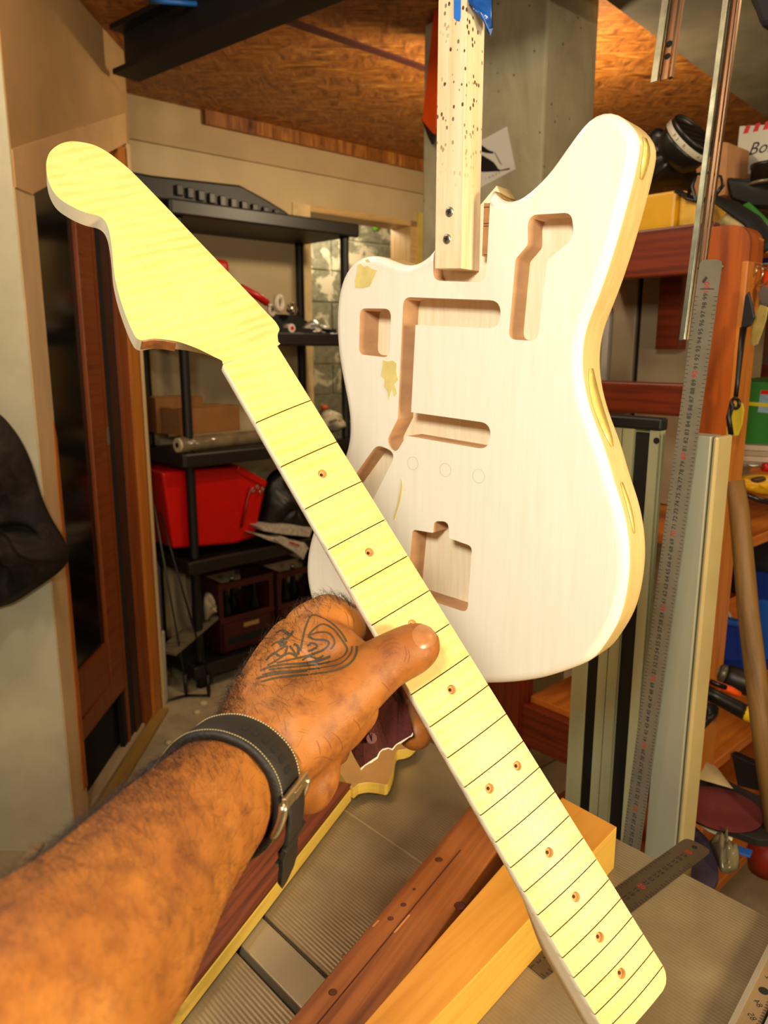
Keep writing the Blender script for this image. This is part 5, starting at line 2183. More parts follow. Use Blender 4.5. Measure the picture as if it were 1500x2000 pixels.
def rail(y0, y1, xref, name='rail', mat=m_raild, u0=None, u1=None, t0=.012, t1=.04):
    a, b = rr(rk(xref, y0))[1], rr(rk(xref, y1))[1]
    g = G()
    g.prism([(u0 if u0 is not None else uR2 - .01, b), (u1 if u1 is not None else uL + .01, b), (u1 if u1 is not None else uL + .01, a), (u0 if u0 is not None else uR2 - .01, a)], RK, UB, ZZ, AX, t0, t1)
    return g.obj(name, mat, rack, bevel=.004)


rail(441, 537, 1300)
rail(748, 811, 1270)
rail(1398, 1480, 1060)
P = rk(1407, 520)
G().lathe(P + AX * .0, -AX, [(.006, -.001), (.006, .001), (.004, .002)], 14).obj('post_screw', M('brass_old', '#8a6a34', .4, .8), rack)
g = G()
# shelf boards: run away from the side frame along AX, front edge by the front post
shelf_z = []
for (px, py) in ((1408, 1074), (1362, 1512), (1335, 1790)):
    shelf_z.append(rr(rk(px, py))[1])
shelf_z.append(rr(rk(1410, 441))[1] - .02)
for z in shelf_z:
    g = G()
    c = RK + UB * ((uR + uR2) / 2) + AX * .62 + ZZ * (z - .011)
    g.box(c, (AX, UB, ZZ), (.58, (uR - uR2) / 2 - .002, .011))
    g.obj('shelf_board', WOOD('shelf_orange', '#d2792a', '#a85514', 3, 40, .45, .06, .3), rack, bevel=.002)
for dd in (1.15,):
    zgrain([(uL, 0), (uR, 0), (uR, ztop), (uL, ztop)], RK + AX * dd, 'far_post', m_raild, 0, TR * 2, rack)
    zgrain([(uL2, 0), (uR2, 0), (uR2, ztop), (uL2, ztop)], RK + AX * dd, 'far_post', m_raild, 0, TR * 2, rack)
# back rail of the rack seen past the post
a, b = rk(1450, 712, .95), rk(1450, 750, .95)
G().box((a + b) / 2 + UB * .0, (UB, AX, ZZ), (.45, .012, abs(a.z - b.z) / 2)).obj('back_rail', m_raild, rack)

# pale cabinet behind the rack frame
CB = RK + AX * .30 - UB * .10
cabn = thing('metal_cabinet', CB, 'pale metal cabinet seen through the wooden rack frame', 'cabinet')


def cb(px, py):
    P = hp(px, py, CB, AX)
    return ((P - CB).dot(UB), P.z)


x0_, x1_ = cb(1120, 640)[0], cb(1400, 640)[0]
zlo, zhi = shelf_z[0] + .002, cb(1250, 470)[1]
m_cab = M('cabinet_cream', '#9c8a6c', .5, var=.06)
sx = cb(1245, 640)[0]
G().prism([(x0_, zlo), (sx - .006, zlo), (sx - .006, zhi), (x0_, zhi)], CB, UB, ZZ, AX, 0, .25).obj('door_panel', m_cab, cabn, bevel=.003)
G().prism([(sx + .006, zlo), (x1_, zlo), (x1_, zhi), (sx + .006, zhi)], CB, UB, ZZ, AX, 0, .25).obj('door_panel', m_cab, cabn, bevel=.003)
G().prism([(sx - .008, zlo), (sx + .008, zlo), (sx + .008, zhi), (sx - .008, zhi)], CB, UB, ZZ, AX, .01, .24).obj('gap_strip', m_dark, cabn)
bz = cb(1320, 682)
dk = G().prism([(cb(1308, 600)[0], bz[1]), (cb(1350, 600)[0], bz[1]), (cb(1350, 600)[0], cb(1320, 530)[1]), (cb(1308, 600)[0], cb(1320, 530)[1])], CB, UB, ZZ, AX, -.05, -.01).obj('rack_stile', m_raild, rack)
a0c, a1c = cb(1183, 640)[0], cb(1195, 640)[0]
G().prism([(a0c, zlo), (a1c, zlo), (a1c, cb(1190, 600)[1]), (a0c, cb(1190, 600)[1])], CB, UB, ZZ, AX, -.012, -.002).obj('edge_trim', M('white_trim', '#c9c2b4', .4), cabn)

# ================================================================== RAILS AND LONG RULER STANDING BEHIND THE BENCH
RP = cp(1265, 1200, 1.02)
RP = Vector((RP.x, RP.y, 0))


def rp(px, py, d=0.0):
    P = hp(px, py, RP + AX * d, AX)
    return ((P - RP).dot(UB), P.z)


m_alu2 = M('aluminium_brushed', '#a8a680', .4, .3, var=.08, scale=40, stretch=(1, 1, .02))  # yellow-green base colour stands in for light reflected by the rail
m_blkst = M('glide_black', '#0b0a08', .5, var=.2)
zt = rp(1250, 838)[1]
gr = thing('guide_rail', Vector((RP.x, RP.y, 0)) + UB * -.03, 'aluminium saw guide rail with black glide strips standing behind the bench', 'guide rail')
xs = [rp(x, 1300)[0] for x in (1118, 1147, 1171, 1190, 1209, 1238, 1250)]
G().prism([(xs[0], .02), (xs[6] + .006, .02), (xs[6] + .006, zt), (xs[0], zt)], RP, UB, ZZ, AX, .004, .010).obj('base_plate', m_alu2, gr)
for i, (a, b, m, t0, nm) in enumerate(((xs[0], xs[1], m_alu2, .0, 'flat_rib'), (xs[1] + .001, xs[2] - .001, m_blkst, .002, 'glide_strip'), (xs[2], xs[3] - .0015, m_alu2, -.004, 'raised_rib'), (xs[3], xs[4], m_alu2, -.004, 'raised_rib'), (xs[4] + .001, xs[5] - .001, m_blkst, .002, 'glide_strip'), (xs[5], xs[6] + .004, m_alu2, -.002, 'flat_rib'))):
    G().prism([(a, .02), (b, .02), (b, zt - (.004 if 'glide' in nm else 0)), (a, zt - (.004 if 'glide' in nm else 0))], RP, UB, ZZ, AX, t0, .006).obj(nm, m, gr)
G().prism([(xs[0] - .002, zt), (xs[6] + .008, zt), (xs[6] + .008, zt + .016), (xs[0] - .002, zt + .016)], RP, UB, ZZ, AX, -.006, .012).obj('end_cap', m_blkst, gr, bevel=.003)
G().lathe(RP + UB * (xs[6] + .001) + ZZ * rp(1300, 862)[1] - AX * .002, -AX, [(.004, 0), (.004, .001)], 14).obj('hole', M('hole_black', '#080604', .9), gr)
# box-section straightedge
u0_, u1_ = rp(1308, 1150)[0], rp(1371, 1150)[0]
zt2 = rp(1385, 850)[1]
bs = thing('box_section_straightedge', Vector((RP.x, RP.y, 0)) + UB * u0_, 'broad aluminium box section straightedge standing right of the long ruler', 'straightedge')
G().prism([(u0_, .02), (u1_, .02), (u1_, zt2), (u0_, zt2)], RP, UB, ZZ, AX, -.012, .016).obj('profile', M('aluminium_satin', '#b0b09c', .42, .45, var=.05, scale=6), bs, bevel=.0012)
ms_ = M('side_cream', '#b9a572', .5, .25, var=.08)
G().prism([(u1_ + .0015, .02), (u1_ + .008, .02), (u1_ + .008, zt2), (u1_ + .0015, zt2)], RP, UB, ZZ, AX, -.010, .030).obj('side_wall', ms_, bs, bevel=.003)
# long rule hanging in front
L0, L1 = hp(1215, 1780, RP - AX * .022, AX), hp(1389, 507, RP - AX * .022, AX)
u100 = (hp(1383, 562, RP - AX * .022, AX) - L0).length
root, d, wv_, nv = ruler('long_steel_ruler', L0, L1, UB, .0265, .001, 100 - int(u100 / .0098), 100, .0098, off=u100 - int(u100 / .0098) * .0098, along=True, label= 'long steel ruler standing upright between the two aluminium rails', nsize=.0078, numside=.48)
cgr = G()
P = L1 - d * .022 + nv * .0004
cgr.box(P + wv_ * -.004, (d * .8 + wv_ * .5, wv_ * .8 - d * .5, nv), (.0035, .0015, .0001))
cgr.box(P - d * .010, (wv_, d, nv), (.008, .0005, .0001))
cgr.obj('maker_mark', M('mark_brown', '#3a1c12', .7), root)

# ================================================================== STEEL BARS HANGING FROM THE CEILING
m_galv = M('galvanised', '#8f9482', .35, .85, var=.3, scale=40)
m_brz = M('steel_warm', '#94785e', .28, .9, var=.2, scale=30, stretch=(1, 1, .1))


def bar(name, Pt, Pb, wl, wr_, label, holes=()):
    """folded steel bar: left flange, web set back on the right, dark groove, outer lip"""
    Pt, Pb = Vector(Pt), Vector(Pb)
    d = (Pb - Pt).normalized()
    Ln = (Pb - Pt).length
    root = thing(name, Pb, label, 'steel bar', 'steel bars hanging from the ceiling')
    u_ = (UB - d * UB.dot(d)).normalized()
    a_ = d.cross(u_).normalized()
    if a_.dot(FW) < 0:
        a_ = -a_
    c = (Pt + Pb) / 2

    def b(u0, u1, t0, t1, nm, m):
        return G().box(c + u_ * ((u0 + u1) / 2) + a_ * ((t0 + t1) / 2), (d, u_, a_), (Ln / 2, (u1 - u0) / 2, (t1 - t0) / 2)).obj(nm, m, root, bevel=.0004)
    b(0, wl, 0, .0015, 'flange', m_galv)
    b(wl - .0012, wl, -.003, .0, 'lip', m_galv)
    b(wl, wl + wr_ * .62, .003, .0045, 'web', m_brz)
    b(wl + wr_ * .62, wl + wr_ * .80, .006, .0075, 'groove', m_blkst)
    b(wl + wr_ * .80, wl + wr_, .001, .0065, 'outer_lip', m_brz)
    for h, r in holes:
        G().lathe(Pb - d * h + u_ * (wl + wr_ * .36) + a_ * .0028, -a_, [(r, 0), (r, .0003)], 14).obj('bolt_hole', M('hole_black', '#080604', .9), root)


dzt = CEIL
P = cp(1270, 162, 1.12)
bar('steel_bar', P + (cp(1293, 0, 1.12) - P).normalized() * 1.0 * .72, P, .0125, .020, 'short perforated steel bar hanging beside the concrete pillar', ((.034, .0045), (.052, .005)))
P = cp(1326, 664, .99)
bar('steel_bar', P + (cp(1412, 0, .95) - P).normalized() * .90, P, .0085, .0125, 'long bright steel bar hanging in front of the respirator', ((.09, .002),))

O_ = cp(1453, -20, 1.25)
q = [hp(x, y, O_, AX) for x, y in ((1440, -330), (1453, -20), (1472, 20), (1483, 52), (1530, 54), (1540, -330))]
G().prism([((p - O_).dot(UB), min(p.z, CEIL - .002) - O_.z) for p in q], O_, UB, ZZ, AX, 0, .10).obj('hanging_bag', M('bag_dark_violet', '#16101a', .7, var=.3), None, 'dark violet bag hanging from the ceiling in the upper right corner', 'bag', bevel=.01)

# ================================================================== THINGS ON TOP OF THE RACK
ZT = shelf_z[3] + .001


def ontop(px, py, dep):
    return cp(px, py, dep)


# yellow bin
c = rk(1300, 443, .10)
yb = thing('yellow_bin', c, 'yellow plastic storage bin on top of the wooden rack', 'bin')
a, b = rr(rk(1225, 420, .06))[0], rr(rk(1356, 420, .06))[0]
zh = rr(rk(1310, 372, .06))[1]
m_yb = M('bin_yellow', '#d8a008', .4, var=.08)
mid_u = rr(rk(1318, 420, .06))[0]
G().prism([(a, ZT), (mid_u, ZT), (mid_u, zh), (a, zh)], RK + AX * .06, UB, ZZ, AX, 0, .20).obj('tub', m_yb, yb, bevel=.006)
G().prism([(mid_u, ZT), (b, ZT), (b - .004, zh - .028), (mid_u + .012, zh - .002), (mid_u, zh)], RK + AX * .06, UB, ZZ, AX, .012, .19).obj('scoop_front', M('bin_yellow_pale', '#d0a030', .5, var=.2, scale=30), yb, bevel=.004)
# respirator mask
mk = thing('respirator_mask', cp(1290, 365, 1.42), 'black rubber respirator mask with a round white-banded filter', 'respirator')
m_rub = M('rubber_black', '#0d0c0a', .4, var=.2)
fc = cp(1356, 264, 1.36)
fa = (CAM + RT * .9 + ZZ * .75 - fc).normalized()
fax = (camv((.42, -.42, -.62))).normalized()
G().lathe(fc - fax * .052, fax, [(.034, 0), (.044, .012), (.047, .03), (.047, .036)], 36).obj('filter_housing', m_rub, mk)
G().lathe(fc - fax * .0165, fax, [(.0485, 0), (.0490, .001), (.0490, .010), (.0485, .011)], 40).obj('filter_band', M('band_white', '#c8c0aa', .5, var=.06), mk)
G().lathe(fc - fax * .0060, fax, [(.0475, 0), (.0475, .009), (.0455, .011), (.043, .009), (.041, .005)], 40).obj('filter_cap', m_rub, mk)
e1_ = fax.cross(ZZ).normalized()
e2_ = fax.cross(e1_)
for k in range(-2, 3):
    hw = math.sqrt(.041 ** 2 - (k * .014) ** 2)
    G().box(fc + fax * .0 + e2_ * k * .014, (e1_, e2_, fax), (hw, .0012, .0016)).obj('grille_bar', M('grille_dark', '#1c1a16', .4), mk)
gtx = G()
for k, ch in enumerate('P3 R   A2B2  CE   P3 R   A2B2  CE   '):
    if ch == ' ':
        continue
    an = k * .17453
    dd_ = e1_ * math.cos(an) + e2_ * math.sin(an)
    tg_ = e1_ * -math.sin(an) + e2_ * math.cos(an)
    text_fast(gtx, ch, fc - fax * .011 + dd_ * .0494, tg_, fax, .009)
gtx.obj('band_print', M('print_grey', '#6a6458', .7), mk, kind='stuff')
face = [(1262, 262), (1285, 262), (1310, 285), (1335, 330), (1352, 355), (1350, 372), (1330, 366), (1300, 366), (1270, 372), (1250, 372), (1240, 330), (1245, 290)]
Pm = [cp(p.x, p.y, 1.46) for p in catmull([(x, y, 0) for x, y in face], 3, True)]
g = G()
puff(g, Pm, -FW, .07, 8, .12, 6)
g.obj('face_piece', m_rub, mk)
G().lathe(cp(1303, 246, 1.37), RT + DN * -.6, [(.004, 0), (.004, .006)], 10).obj('valve_stud', m_screw, mk)
# straps
G().tube([cp(1348, 372, 1.38), cp(1342, 388, 1.37), cp(1360, 392, 1.36), cp(1352, 365, 1.36), cp(1360, 340, 1.37), cp(1385, 338, 1.37), cp(1408, 345, 1.37), cp(1412, 362, 1.37), cp(1398, 380, 1.37)], .0042, 8, flat=.6).obj('strap', m_rub, mk)
G().tube([cp(1320, 372, 1.40), cp(1345, 383, 1.38), cp(1362, 392, 1.37), cp(1395, 388, 1.36), cp(1430, 405, 1.35), cp(1468, 430, 1.33), cp(1492, 460, 1.31), cp(1500, 475, 1.30), cp(1480, 490, 1.31)], [.005, .005, .006, .010, .016, .017, .016, .014, .010], 8, flat=.35, up=(0, -1, .3)).obj('head_strap', M('strap_black', '#0c0b09', .7, var=.2, scale=40), mk)
# cartons and tins behind the mask
def wbox_(name, pxs, dep, thick, mat, lab, cat, ax=AX, bevel=.002, par=None):
    """prism from the face outline seen in the photo, on a plane facing the aisle"""
    O_ = cp(*pxs[0], dep)
    q = [hp(x, y, O_, ax) for x, y in pxs]
    uu = ZZ.cross(ax) if abs(ax.z) < .5 else RT
    pl_ = [((p - O_).dot(uu), p.z - O_.z) for p in q]
    return G().prism(pl_, O_, uu, ZZ, ax, 0, thick).obj(name, mat, par, lab, cat, bevel=bevel)


wbox_('carton', [(1352, 272), (1422, 278), (1416, 380), (1400, 384), (1345, 384)], 1.58, .10, M('carton_pale', '#c08a58', .8), 'pale pink brown carton behind the respirator', 'carton')
wb = thing('white_box', cp(1470, 300, 1.62), 'white cardboard box with a red checked lid and cursive name', 'box')
O_ = cp(1440, 338, 1.62)


def wq(px, py):
    P = hp(px, py, O_, AX)
    return ((P - O_).dot(UB), P.z)


pl_ = [wq(*p) for p in ((1434, 340), (1444, 246), (1580, 238), (1580, 342))]
G().prism(pl_, Vector((O_.x, O_.y, 0)), UB, ZZ, AX, 0, .10).obj('box', M('box_white', '#c9c4b4', .6, var=.04), wb, bevel=.002)
zc0, zc1 = wq(1460, 260)[1], wq(1460, 245)[1]
u_a, u_b = wq(1443, 250)[0], wq(1580, 250)[0]
g = G()
nchk = 14
dzc = (zc1 - zc0)
for k in range(nchk):
    w_ = (u_b - u_a) / nchk
    if k % 2 == 0:
        continue
    for (v0, v1) in ((0, 1),):
        x_ = u_a + k * w_
        g.prism([(x_, zc0), (x_ + w_, zc0), (x_ + w_ * 1.5, zc1), (x_ + w_ * .5, zc1)], Vector((O_.x, O_.y, 0)), UB, ZZ, AX, -.0006, .0002)
g.obj('lid_checks', M('check_red', '#c81410', .6), wb, kind='stuff')
g = G()
uu_, zz_ = wq(1480, 290)
text_geo(g, 'Bonne', Vector((O_.x, O_.y, 0)) + UB * (uu_ + .028) + ZZ * zz_ - AX * .0006, UB, ZZ + UB * .35, .034)
g.obj('lettering', M('ink_dark', '#1c1a18', .7), wb)
bt_ = thing('black_case', cp(1440, 380, 1.56), 'black zipped case under the white box', 'case')
wbox_('case_shell', [(1412, 345), (1500, 352), (1560, 350), (1560, 410), (1470, 408), (1425, 392)], 1.55, .10, m_rub, None, None, par=bt_, bevel=.008)
G().tube([cp(1452, 395, 1.545), cp(1468, 368, 1.545)], .002, 6).obj('zip', M('zip_grey', '#3a3630', .4, .5), bt_)
tn = thing('black_tin', cp(1490, 340, 1.50), 'black round tin with a pale rim in front of the white box', 'tin')
P = cp(1510, 335, 1.50)
G().lathe(P - ZZ * .02, ZZ, [(.040, 0), (.040, .026), (.042, .028), (.042, .034)], 26).obj('tin_body', m_rub, tn)
G().lathe(P - ZZ * .024, ZZ, [(.041, 0), (.041, .005)], 26).obj('rim', M('tin_rim', '#9a9080', .3, .6), tn)
# rope of pale cloth round the post top, green card, yellow packet
G().tube([cp(1404, 442, 1.40), cp(1425, 428, 1.37), cp(1445, 440, 1.35), cp(1462, 465, 1.34), cp(1468, 492, 1.34), cp(1466, 512, 1.34)], [.010, .013, .012, .010, .008, .006], 8).obj('cloth_strip', M('cloth_cream', '#c4b27c', .85, var=.15), None, 'cream cloth strip hanging over the rounded post top', 'cloth')
wbox_('green_card', [(1446, 402), (1462, 394), (1500, 430), (1500, 455), (1470, 430)], 1.52, .01, M('card_green', '#3f8a2c', .6), 'green card sticking out below the black case', 'card')
wbox_('yellow_packet', [(1462, 455), (1484, 472), (1484, 486), (1462, 486)], 1.42, .02, M('packet_yellow', '#c8a414', .5), 'small yellow packet under the black strap', 'packet')
lp = wbox_('label_packet', [(1472, 492), (1540, 478), (1540, 515), (1474, 516)], 1.40, .03, M('packet_white', '#c4beb4', .5), 'white and blue packet right of the post top', 'packet')
P = cp(1497, 498, 1.385)
G().box(P, (UB, ZZ, AX), (.010, .014, .002)).obj('blue_panel', M('panel_blue', '#16226a', .5), lp)

# ================================================================== KEYS AND CORDS ON THE POST'S SIDE
ky = thing('key_bunch', cp(1475, 560, 1.30), 'bunch of keys with a knife shaped opener hanging beside the post', 'keys')
m_ks = M('key_steel', '#8c8478', .3, .85, var=.2)
for k, (x, y, R) in enumerate(((1474, 535, .016), (1486, 540, .015), (1466, 528, .012))):
    torus(G(), cp(x, y, 1.29), RT * (.6 if k % 2 else 1) + FW * .5, R, .0014, 20, 6).obj('key_ring', M('ring_chrome', '#c8b89c', .2, .95), ky)
wbox_('key_tag', [(1478, 572), (1492, 556), (1512, 572), (1494, 605)], 1.28, .003, m_ks, None, None, par=ky, bevel=.0005)
wbox_('opener', [(1464, 672), (1470, 640), (1476, 610), (1484, 595), (1500, 600), (1496, 625), (1486, 655), (1480, 672), (1472, 676)], 1.27, .003, M('opener_brass', '#c0a85c', .35, .6, var=.2, scale=60), None, None, par=ky, bevel=.0005)
wbox_('key', [(1453, 575), (1460, 550), (1468, 552), (1466, 568), (1460, 580)], 1.30, .003, m_ks, None, None, par=ky)
wbox_('leather_fob', [(1454, 578), (1462, 568), (1470, 600), (1474, 620), (1466, 636), (1452, 642), (1446, 640), (1450, 610)], 1.26, .006, M('fob_black', '#0b0d0f', .5), None, None, par=ky, bevel=.002)
g = G().lathe(cp(1506, 548, 1.30), ZZ, [(.002, -.03), (.012, -.018), (.014, 0), (.012, .018), (.004, .03)], 16).obj('orange_float', M('float_orange', '#e0480c', .3), None, 'orange glossy float at the right frame edge beside the keys', 'float')
cord = thing('hanging_lanyard', cp(1440, 700, 1.27), 'black lanyard hanging beside the post with a looped end', 'lanyard')
G().tube([cp(1452, 640, 1.265), cp(1446, 690, 1.265), cp(1441, 740, 1.265), cp(1437, 775, 1.265)], [.006, .005, .004, .004], 8).obj('cord', m_rub, cord)
torus(G(), cp(1436, 788, 1.262), RT * .3 - FW, .008, .0030, 16, 8).obj('loop', m_rub, cord)
G().tube([cp(1430, 788, 1.262), cp(1423, 815, 1.262), cp(1428, 850, 1.262)], .0045, 8).obj('loose_end', m_rub, cord)
tg = wbox_('yellow_tag', [(1434, 786), (1440, 782), (1450, 788), (1453, 800), (1449, 830), (1441, 851), (1418, 852), (1418, 835), (1426, 810)], 1.27, .004, M('tag_yellow', '#b8a01c', .5), 'yellow plastic tag hanging from the black lanyard', 'tag', bevel=.001)

# ================================================================== UPPER RACK SHELF
z_a = shelf_z[0]
gbx = thing('green_box', cp(1480, 840, 1.62), 'green cardboard box with a coloured sticker and yellow band', 'box')
O_ = cp(1440, 850, 1.62)
pl_ = [wq(0, 0)] if False else None


def gq(px, py):
    P = hp(px, py, O_, AX)
    return ((P - O_).dot(UB), P.z)


OO = Vector((O_.x, O_.y, 0))
G().prism([gq(*p) for p in ((1400, 870), (1400, 742), (1600, 752), (1600, 882))], OO, UB, ZZ, AX, 0, .25).obj('box', M('box_green', '#1f6a14', .6, var=.08), gbx, bevel=.003)
G().prism([gq(*p) for p in ((1480, 805), (1486, 762), (1530, 764), (1530, 810))], OO, UB, ZZ, AX, -.001, .001).obj('sticker', M('sticker_blue', '#7a94a4', .5, var=.2, scale=40), gbx)
G().prism([gq(*p) for p in ((1486, 770), (1487, 762), (1530, 764), (1530, 772))], OO, UB, ZZ, AX, -.0015, .001).obj('sticker_header', m_red, gbx)
G().prism([gq(*p) for p in ((1440, 790), (1440, 783), (1600, 795), (1600, 803))], OO, UB, ZZ, AX, -.002, .001).obj('yellow_band', M('band_yellow', '#c8b414', .5), gbx)
for k in range(4):
    o = wbox_('paper_pad', [(1430, 868 + k * 11), (1560, 874 + k * 11), (1560, 884 + k * 11), (1430, 878 + k * 11)], 1.60 - .004 * k, .15, M('pad_pale_%d' % (k % 2), ['#b8a48c', '#a08a70'][k % 2], .8), ['topmost', 'second', 'third', 'lowest'][k] + ' pale paper pad in the pile under the green box', 'paper pad', bevel=.001)
    tag(o, group='paper pads under the green box')
yt = thing('yellow_power_tool', cp(1475, 945, 1.50), 'yellow power tool lying on the upper rack shelf', 'power tool')
Py = [cp(p.x, p.y, 1.50) for p in catmull([(1432, 955, 0), (1438, 935, 0), (1465, 926, 0), (1500, 925, 0), (1540, 930, 0), (1540, 965, 0), (1490, 968, 0), (1455, 960, 0)], 3, True)]
g = G()
puff(g, Py, (CAM - cp(1475, 945, 1.5)), .045, 6, .1, 3)
g.obj('housing', M('tool_yellow', '#d8a010', .4, var=.1), yt)
g = G()
puff(g, [cp(p.x, p.y, 1.455) for p in catmull([(1466, 935, 0), (1490, 930, 0), (1496, 938, 0), (1478, 943, 0)], 3, True)], (CAM - cp(1475, 945, 1.5)), .01, 4)
g.obj('grip_pad', M('grip_brown', '#4a3420', .6), yt)
sd_ = thing('screwdriver', cp(1460, 965, 1.45), 'screwdriver with an orange handle end on the upper rack shelf', 'screwdriver')
G().tube([cp(1440, 958, 1.45), cp(1446, 962, 1.45), cp(1452, 964, 1.45)], [.004, .008, .005], 10).obj('handle', M('handle_orange', '#e0500c', .35), sd_)
G().tube([cp(1452, 964, 1.45), cp(1480, 975, 1.45), cp(1540, 990, 1.45)], [.005, .006, .006], 10).obj('shaft', M('shaft_dark', '#3a2c28', .3, .6), sd_)
ch_ = thing('chisel', cp(1480, 912, 1.52), 'chisel with a steel tip and red handle behind the yellow power tool', 'chisel')
G().tube([cp(1460, 908, 1.52), cp(1490, 912, 1.52)], .003, 8).obj('blade', m_screw, ch_)
G().tube([cp(1490, 912, 1.52), cp(1540, 918, 1.52)], .009, 10).obj('handle', m_red, ch_)

# ================================================================== MIDDLE RACK SHELF
z_b = shelf_z[1]
bl = thing('blue_bin', cp(1430, 1290, 1.60), 'blue plastic storage bin of cables on the middle rack shelf', 'bin')
O_ = cp(1400, 1280, 1.62)
OO = Vector((O_.x, O_.y, 0))
m_blue = M('bin_blue', '#0a2c86', .35, var=.12)
m_blue2 = M('bin_blue_light', '#1850a8', .35, var=.15)
G().prism([gq(*p) for p in ((1375, 1300), (1372, 1200), (1443, 1215), (1452, 1310))], OO, UB, ZZ, AX, 0, .012).obj('front_panel', m_blue, bl, bevel=.004)
G().prism([gq(*p) for p in ((1370, 1208), (1371, 1198), (1446, 1213), (1446, 1224))], OO, UB, ZZ, AX, -.008, .014).obj('front_rim', m_blue2, bl, bevel=.003)
G().prism([gq(*p) for p in ((1452, 1310), (1440, 1215), (1470, 1175), (1600, 1195), (1600, 1300), (1500, 1310))], OO, UB, ZZ, AX, .02, .035).obj('side_panel', m_blue2, bl, bevel=.004)
G().prism([gq(*p) for p in ((1370, 1220), (1370, 1140), (1480, 1160), (1600, 1180), (1600, 1230))], OO, UB, ZZ, AX, .17, .185).obj('back_panel', m_blue, bl)
G().prism([gq(*p) for p in ((1372, 1300), (1372, 1285), (1600, 1300), (1600, 1315))], OO, UB, ZZ, AX, .0, .18).obj('bottom', m_blue, bl)
wr_ = G().tube([cp(1392, 1172, 1.68), cp(1408, 1180, 1.66), cp(1424, 1200, 1.64), cp(1427, 1212, 1.64)], .004, 8).obj('grey_wire', M('wire_pale', '#a89c8c', .5), None, 'curved pale wire sticking out of the blue bin', 'wire')
G().tube([cp(1406, 1190, 1.66), cp(1412, 1206, 1.66)], .004, 8).obj('short_wire', M('wire_pale', '#a89c8c', .5), None, 'short wire end beside the curved wire in the blue bin', 'wire')
wbox_('dark_box', [(1395, 1080), (1460, 1050), (1600, 1040), (1600, 1175), (1470, 1170), (1395, 1150)], 1.80, .10, M('box_dark_violet', '#1d1a24', .4, var=.3), 'dark glossy box behind the wooden pole under the upper shelf', 'box')
torus(G(), cp(1410, 1150, 1.70), FW * .8 + ZZ, .014, .003, 18, 6).obj('steel_ring', m_ks, None, 'steel ring lying above the blue bin', 'ring')
rt_ = thing('drill_chuck', cp(1400, 1310, 1.46), 'grey metal drill body with a black collar on the middle shelf', 'drill')
dx = (cp(1460, 1335, 1.44) - cp(1385, 1305, 1.46)).normalized()
G().lathe(cp(1380, 1303, 1.46), dx, [(.014, 0), (.017, .004), (.017, .020), (.013, .022)], 20).obj('gear_head', M('cast_grey', '#7c7868', .4, .6, var=.2), rt_)
G().lathe(cp(1380, 1303, 1.46) + dx * .022, dx, [(.016, 0), (.018, .004), (.018, .012), (.015, .014)], 20).obj('collar', M('collar_grey', '#5c584a', .4, .5), rt_)
G().lathe(cp(1380, 1303, 1.46) + dx * .036, dx, [(.020, 0), (.023, .006), (.023, .05), (.018, .06)], 22).obj('motor', M('motor_black', '#17140f', .45), rt_)
kn = thing('utility_knife', cp(1410, 1340, 1.38), 'orange and black utility knife on the middle shelf', 'knife')
G().tube([cp(1380, 1330, 1.38), cp(1400, 1337, 1.38), cp(1428, 1348, 1.38), cp(1444, 1356, 1.38)], [.006, .009, .010, .008], 10, flat=.7).obj('handle', M('handle_orange', '#e0500c', .35), kn)
G().tube([cp(1388, 1331, 1.368), cp(1418, 1343, 1.368)], .0045, 8).obj('slider', m_rub, kn)
hm_ = thing('hammer', cp(1430, 1380, 1.36), 'hammer with a black grip and yellow end resting across the middle shelf', 'hammer')
G().tube([cp(1366, 1345, 1.36), cp(1400, 1362, 1.36), cp(1440, 1383, 1.36), cp(1455, 1391, 1.36)], [.012, .013, .014, .014], 12).obj('grip', m_rub, hm_)
G().tube([cp(1455, 1388, 1.36), cp(1463, 1394, 1.355), cp(1474, 1400, 1.35)], [.013, .016, .013], 12).obj('yellow_end', M('grip_yellow', '#d8b010', .45), hm_)
g = G()
puff(g, [cp(p.x, p.y, 1.42) for p in catmull([(1350, 1445, 0), (1352, 1390, 0), (1372, 1372, 0), (1400, 1378, 0), (1402, 1395, 0), (1380, 1420, 0)], 3, True)], (CAM - cp(1375, 1400, 1.4)), .02, 5, .4, 12)
g.obj('black_pouch', M('pouch_black', '#100e0b', .5, var=.3), None, 'crumpled black pouch on the middle shelf behind the aluminium profile', 'pouch')

# wooden pole leaning in the aisle
G().tube([cp(1436, 940, 1.24), cp(1444, 1000, 1.235), cp(1462, 1200, 1.22), cp(1486, 1400, 1.20), cp(1520, 1650, 1.17)], [.014, .0155, .016, .0165, .017], 16).obj('wooden_pole', WOOD('pole_wood', '#86602c', '#4e3212', 4, 40, .6), None, 'weathered round wooden pole leaning at the right', 'pole')

# ================================================================== LOWER RACK SHELF
z_c = shelf_z[2]


def flat_(name, pxs, z, th, mat, lab, cat, par=None, bevel=.001):
    q = [hz(x, y, z) for x, y in pxs]
    c_ = q[0]
    return G().prism([(p.x - c_.x, p.y - c_.y) for p in q], c_, RT, YY, ZZ, -th, 0).obj(name, mat, par, lab, cat, bevel=bevel)


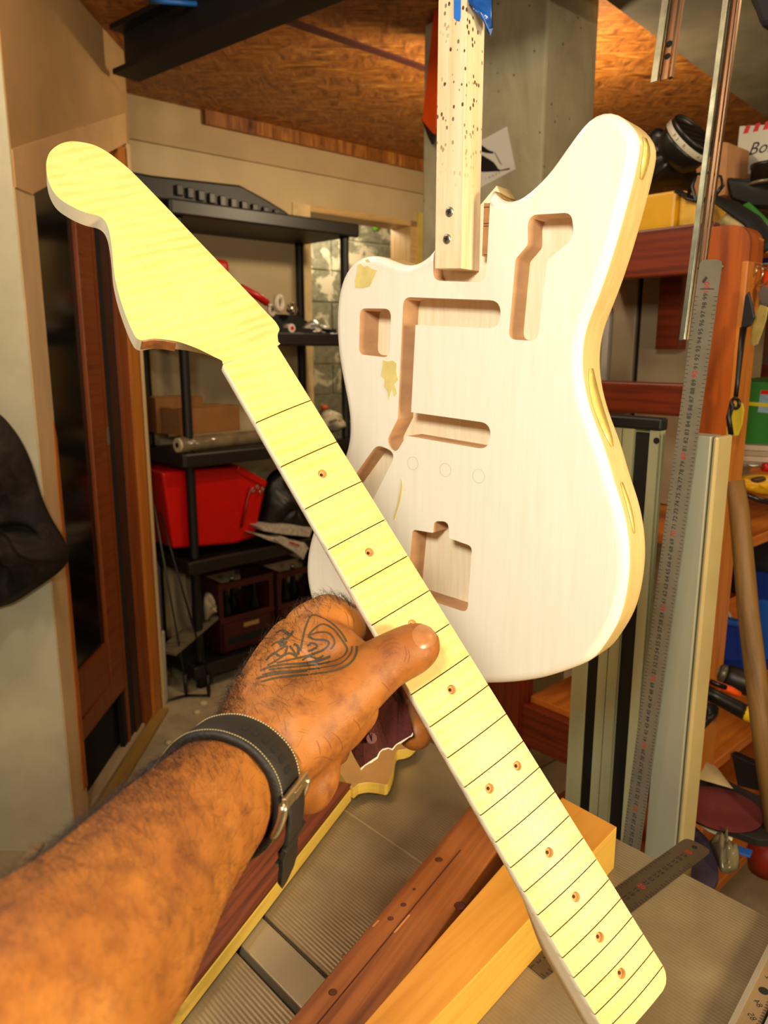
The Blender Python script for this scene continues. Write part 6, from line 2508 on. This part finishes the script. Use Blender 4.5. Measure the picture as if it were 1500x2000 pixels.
zl_ = z_c + .004
zq = .78
flat_('black_board', [(1325, 1520), (1400, 1515), (1520, 1570), (1520, 1640), (1480, 1640), (1320, 1580)], zq, .012, M('board_black', '#1d1812', .6, var=.2), 'black board under the red sanding disc', 'board')
dc = hz(1407, 1580, zq + .002)
dk_ = thing('sanding_disc', dc, 'round dark red sanding disc lying on a black board', 'sanding disc')
G().lathe(dc, ZZ, [(.062, 0), (.062, .0015)], 40).obj('disc', M('disc_red', '#5a1712', .85, var=.15, scale=200), dk_)
flat_('paper_sheet', [(1362, 1520), (1380, 1488), (1400, 1498), (1432, 1540)], zq + .02, .001, M('sheet_cream', '#a89468', .8), 'cream sheet of paper behind the sanding disc', 'paper')
flat_('white_strip', [(1333, 1578), (1340, 1582), (1370, 1600), (1434, 1628), (1430, 1640), (1385, 1622), (1345, 1596)], zq - .014, .003, M('strip_white', '#d8c8a4', .8), 'white paper strip sticking out under the black board', 'paper')
flat_('violet_board', [(1320, 1590), (1350, 1605), (1385, 1640), (1402, 1680), (1404, 1712), (1390, 1740), (1290, 1690)], zq - .03, .012, M('board_violet', '#423a4c', .55, var=.12), 'violet grey rounded board behind the bench edge', 'board')
G().lathe(hz(1332, 1625, zq - .028), ZZ, [(.010, 0), (.010, .006), (.004, .012)], 14).obj('rubber_stopper', m_rub, None, 'black rubber stopper on the violet board', 'stopper')
g = G()
puff(g, [hz(p.x, p.y, zq - .02) for p in catmull([(1386, 1642, 0), (1412, 1638, 0), (1425, 1652, 0), (1444, 1682, 0), (1440, 1700, 0), (1412, 1706, 0), (1398, 1680, 0)], 3, True)], ZZ, .022, 5, .5, 7)
g.obj('clear_bag', M('bag_clear', '#6e6448', .15, var=.3, scale=30), None, 'small crumpled clear plastic bag beside the violet board', 'bag')
flat_('blue_sheet', [(1425, 1645), (1470, 1660), (1465, 1672), (1430, 1660)], zq - .035, .004, M('sheet_blue', '#2a5aa8', .5), 'strip of blue sheet under the black board', 'sheet')
wbox_('grey_folder', [(1428, 1472), (1500, 1505), (1540, 1520), (1540, 1560), (1500, 1550), (1440, 1535)], 1.55, .02, M('folder_dark', '#1a1512', .5, var=.2), 'dark folder leaning behind the sanding disc', 'folder')
g = G().lathe(cp(1500, 1670, 1.35), ZZ, [(.03, -.03), (.035, 0), (.03, .03)], 18).obj('red_pot', M('pot_red', '#8a1c08', .5), None, 'dull red pot at the lower right frame edge', 'pot')
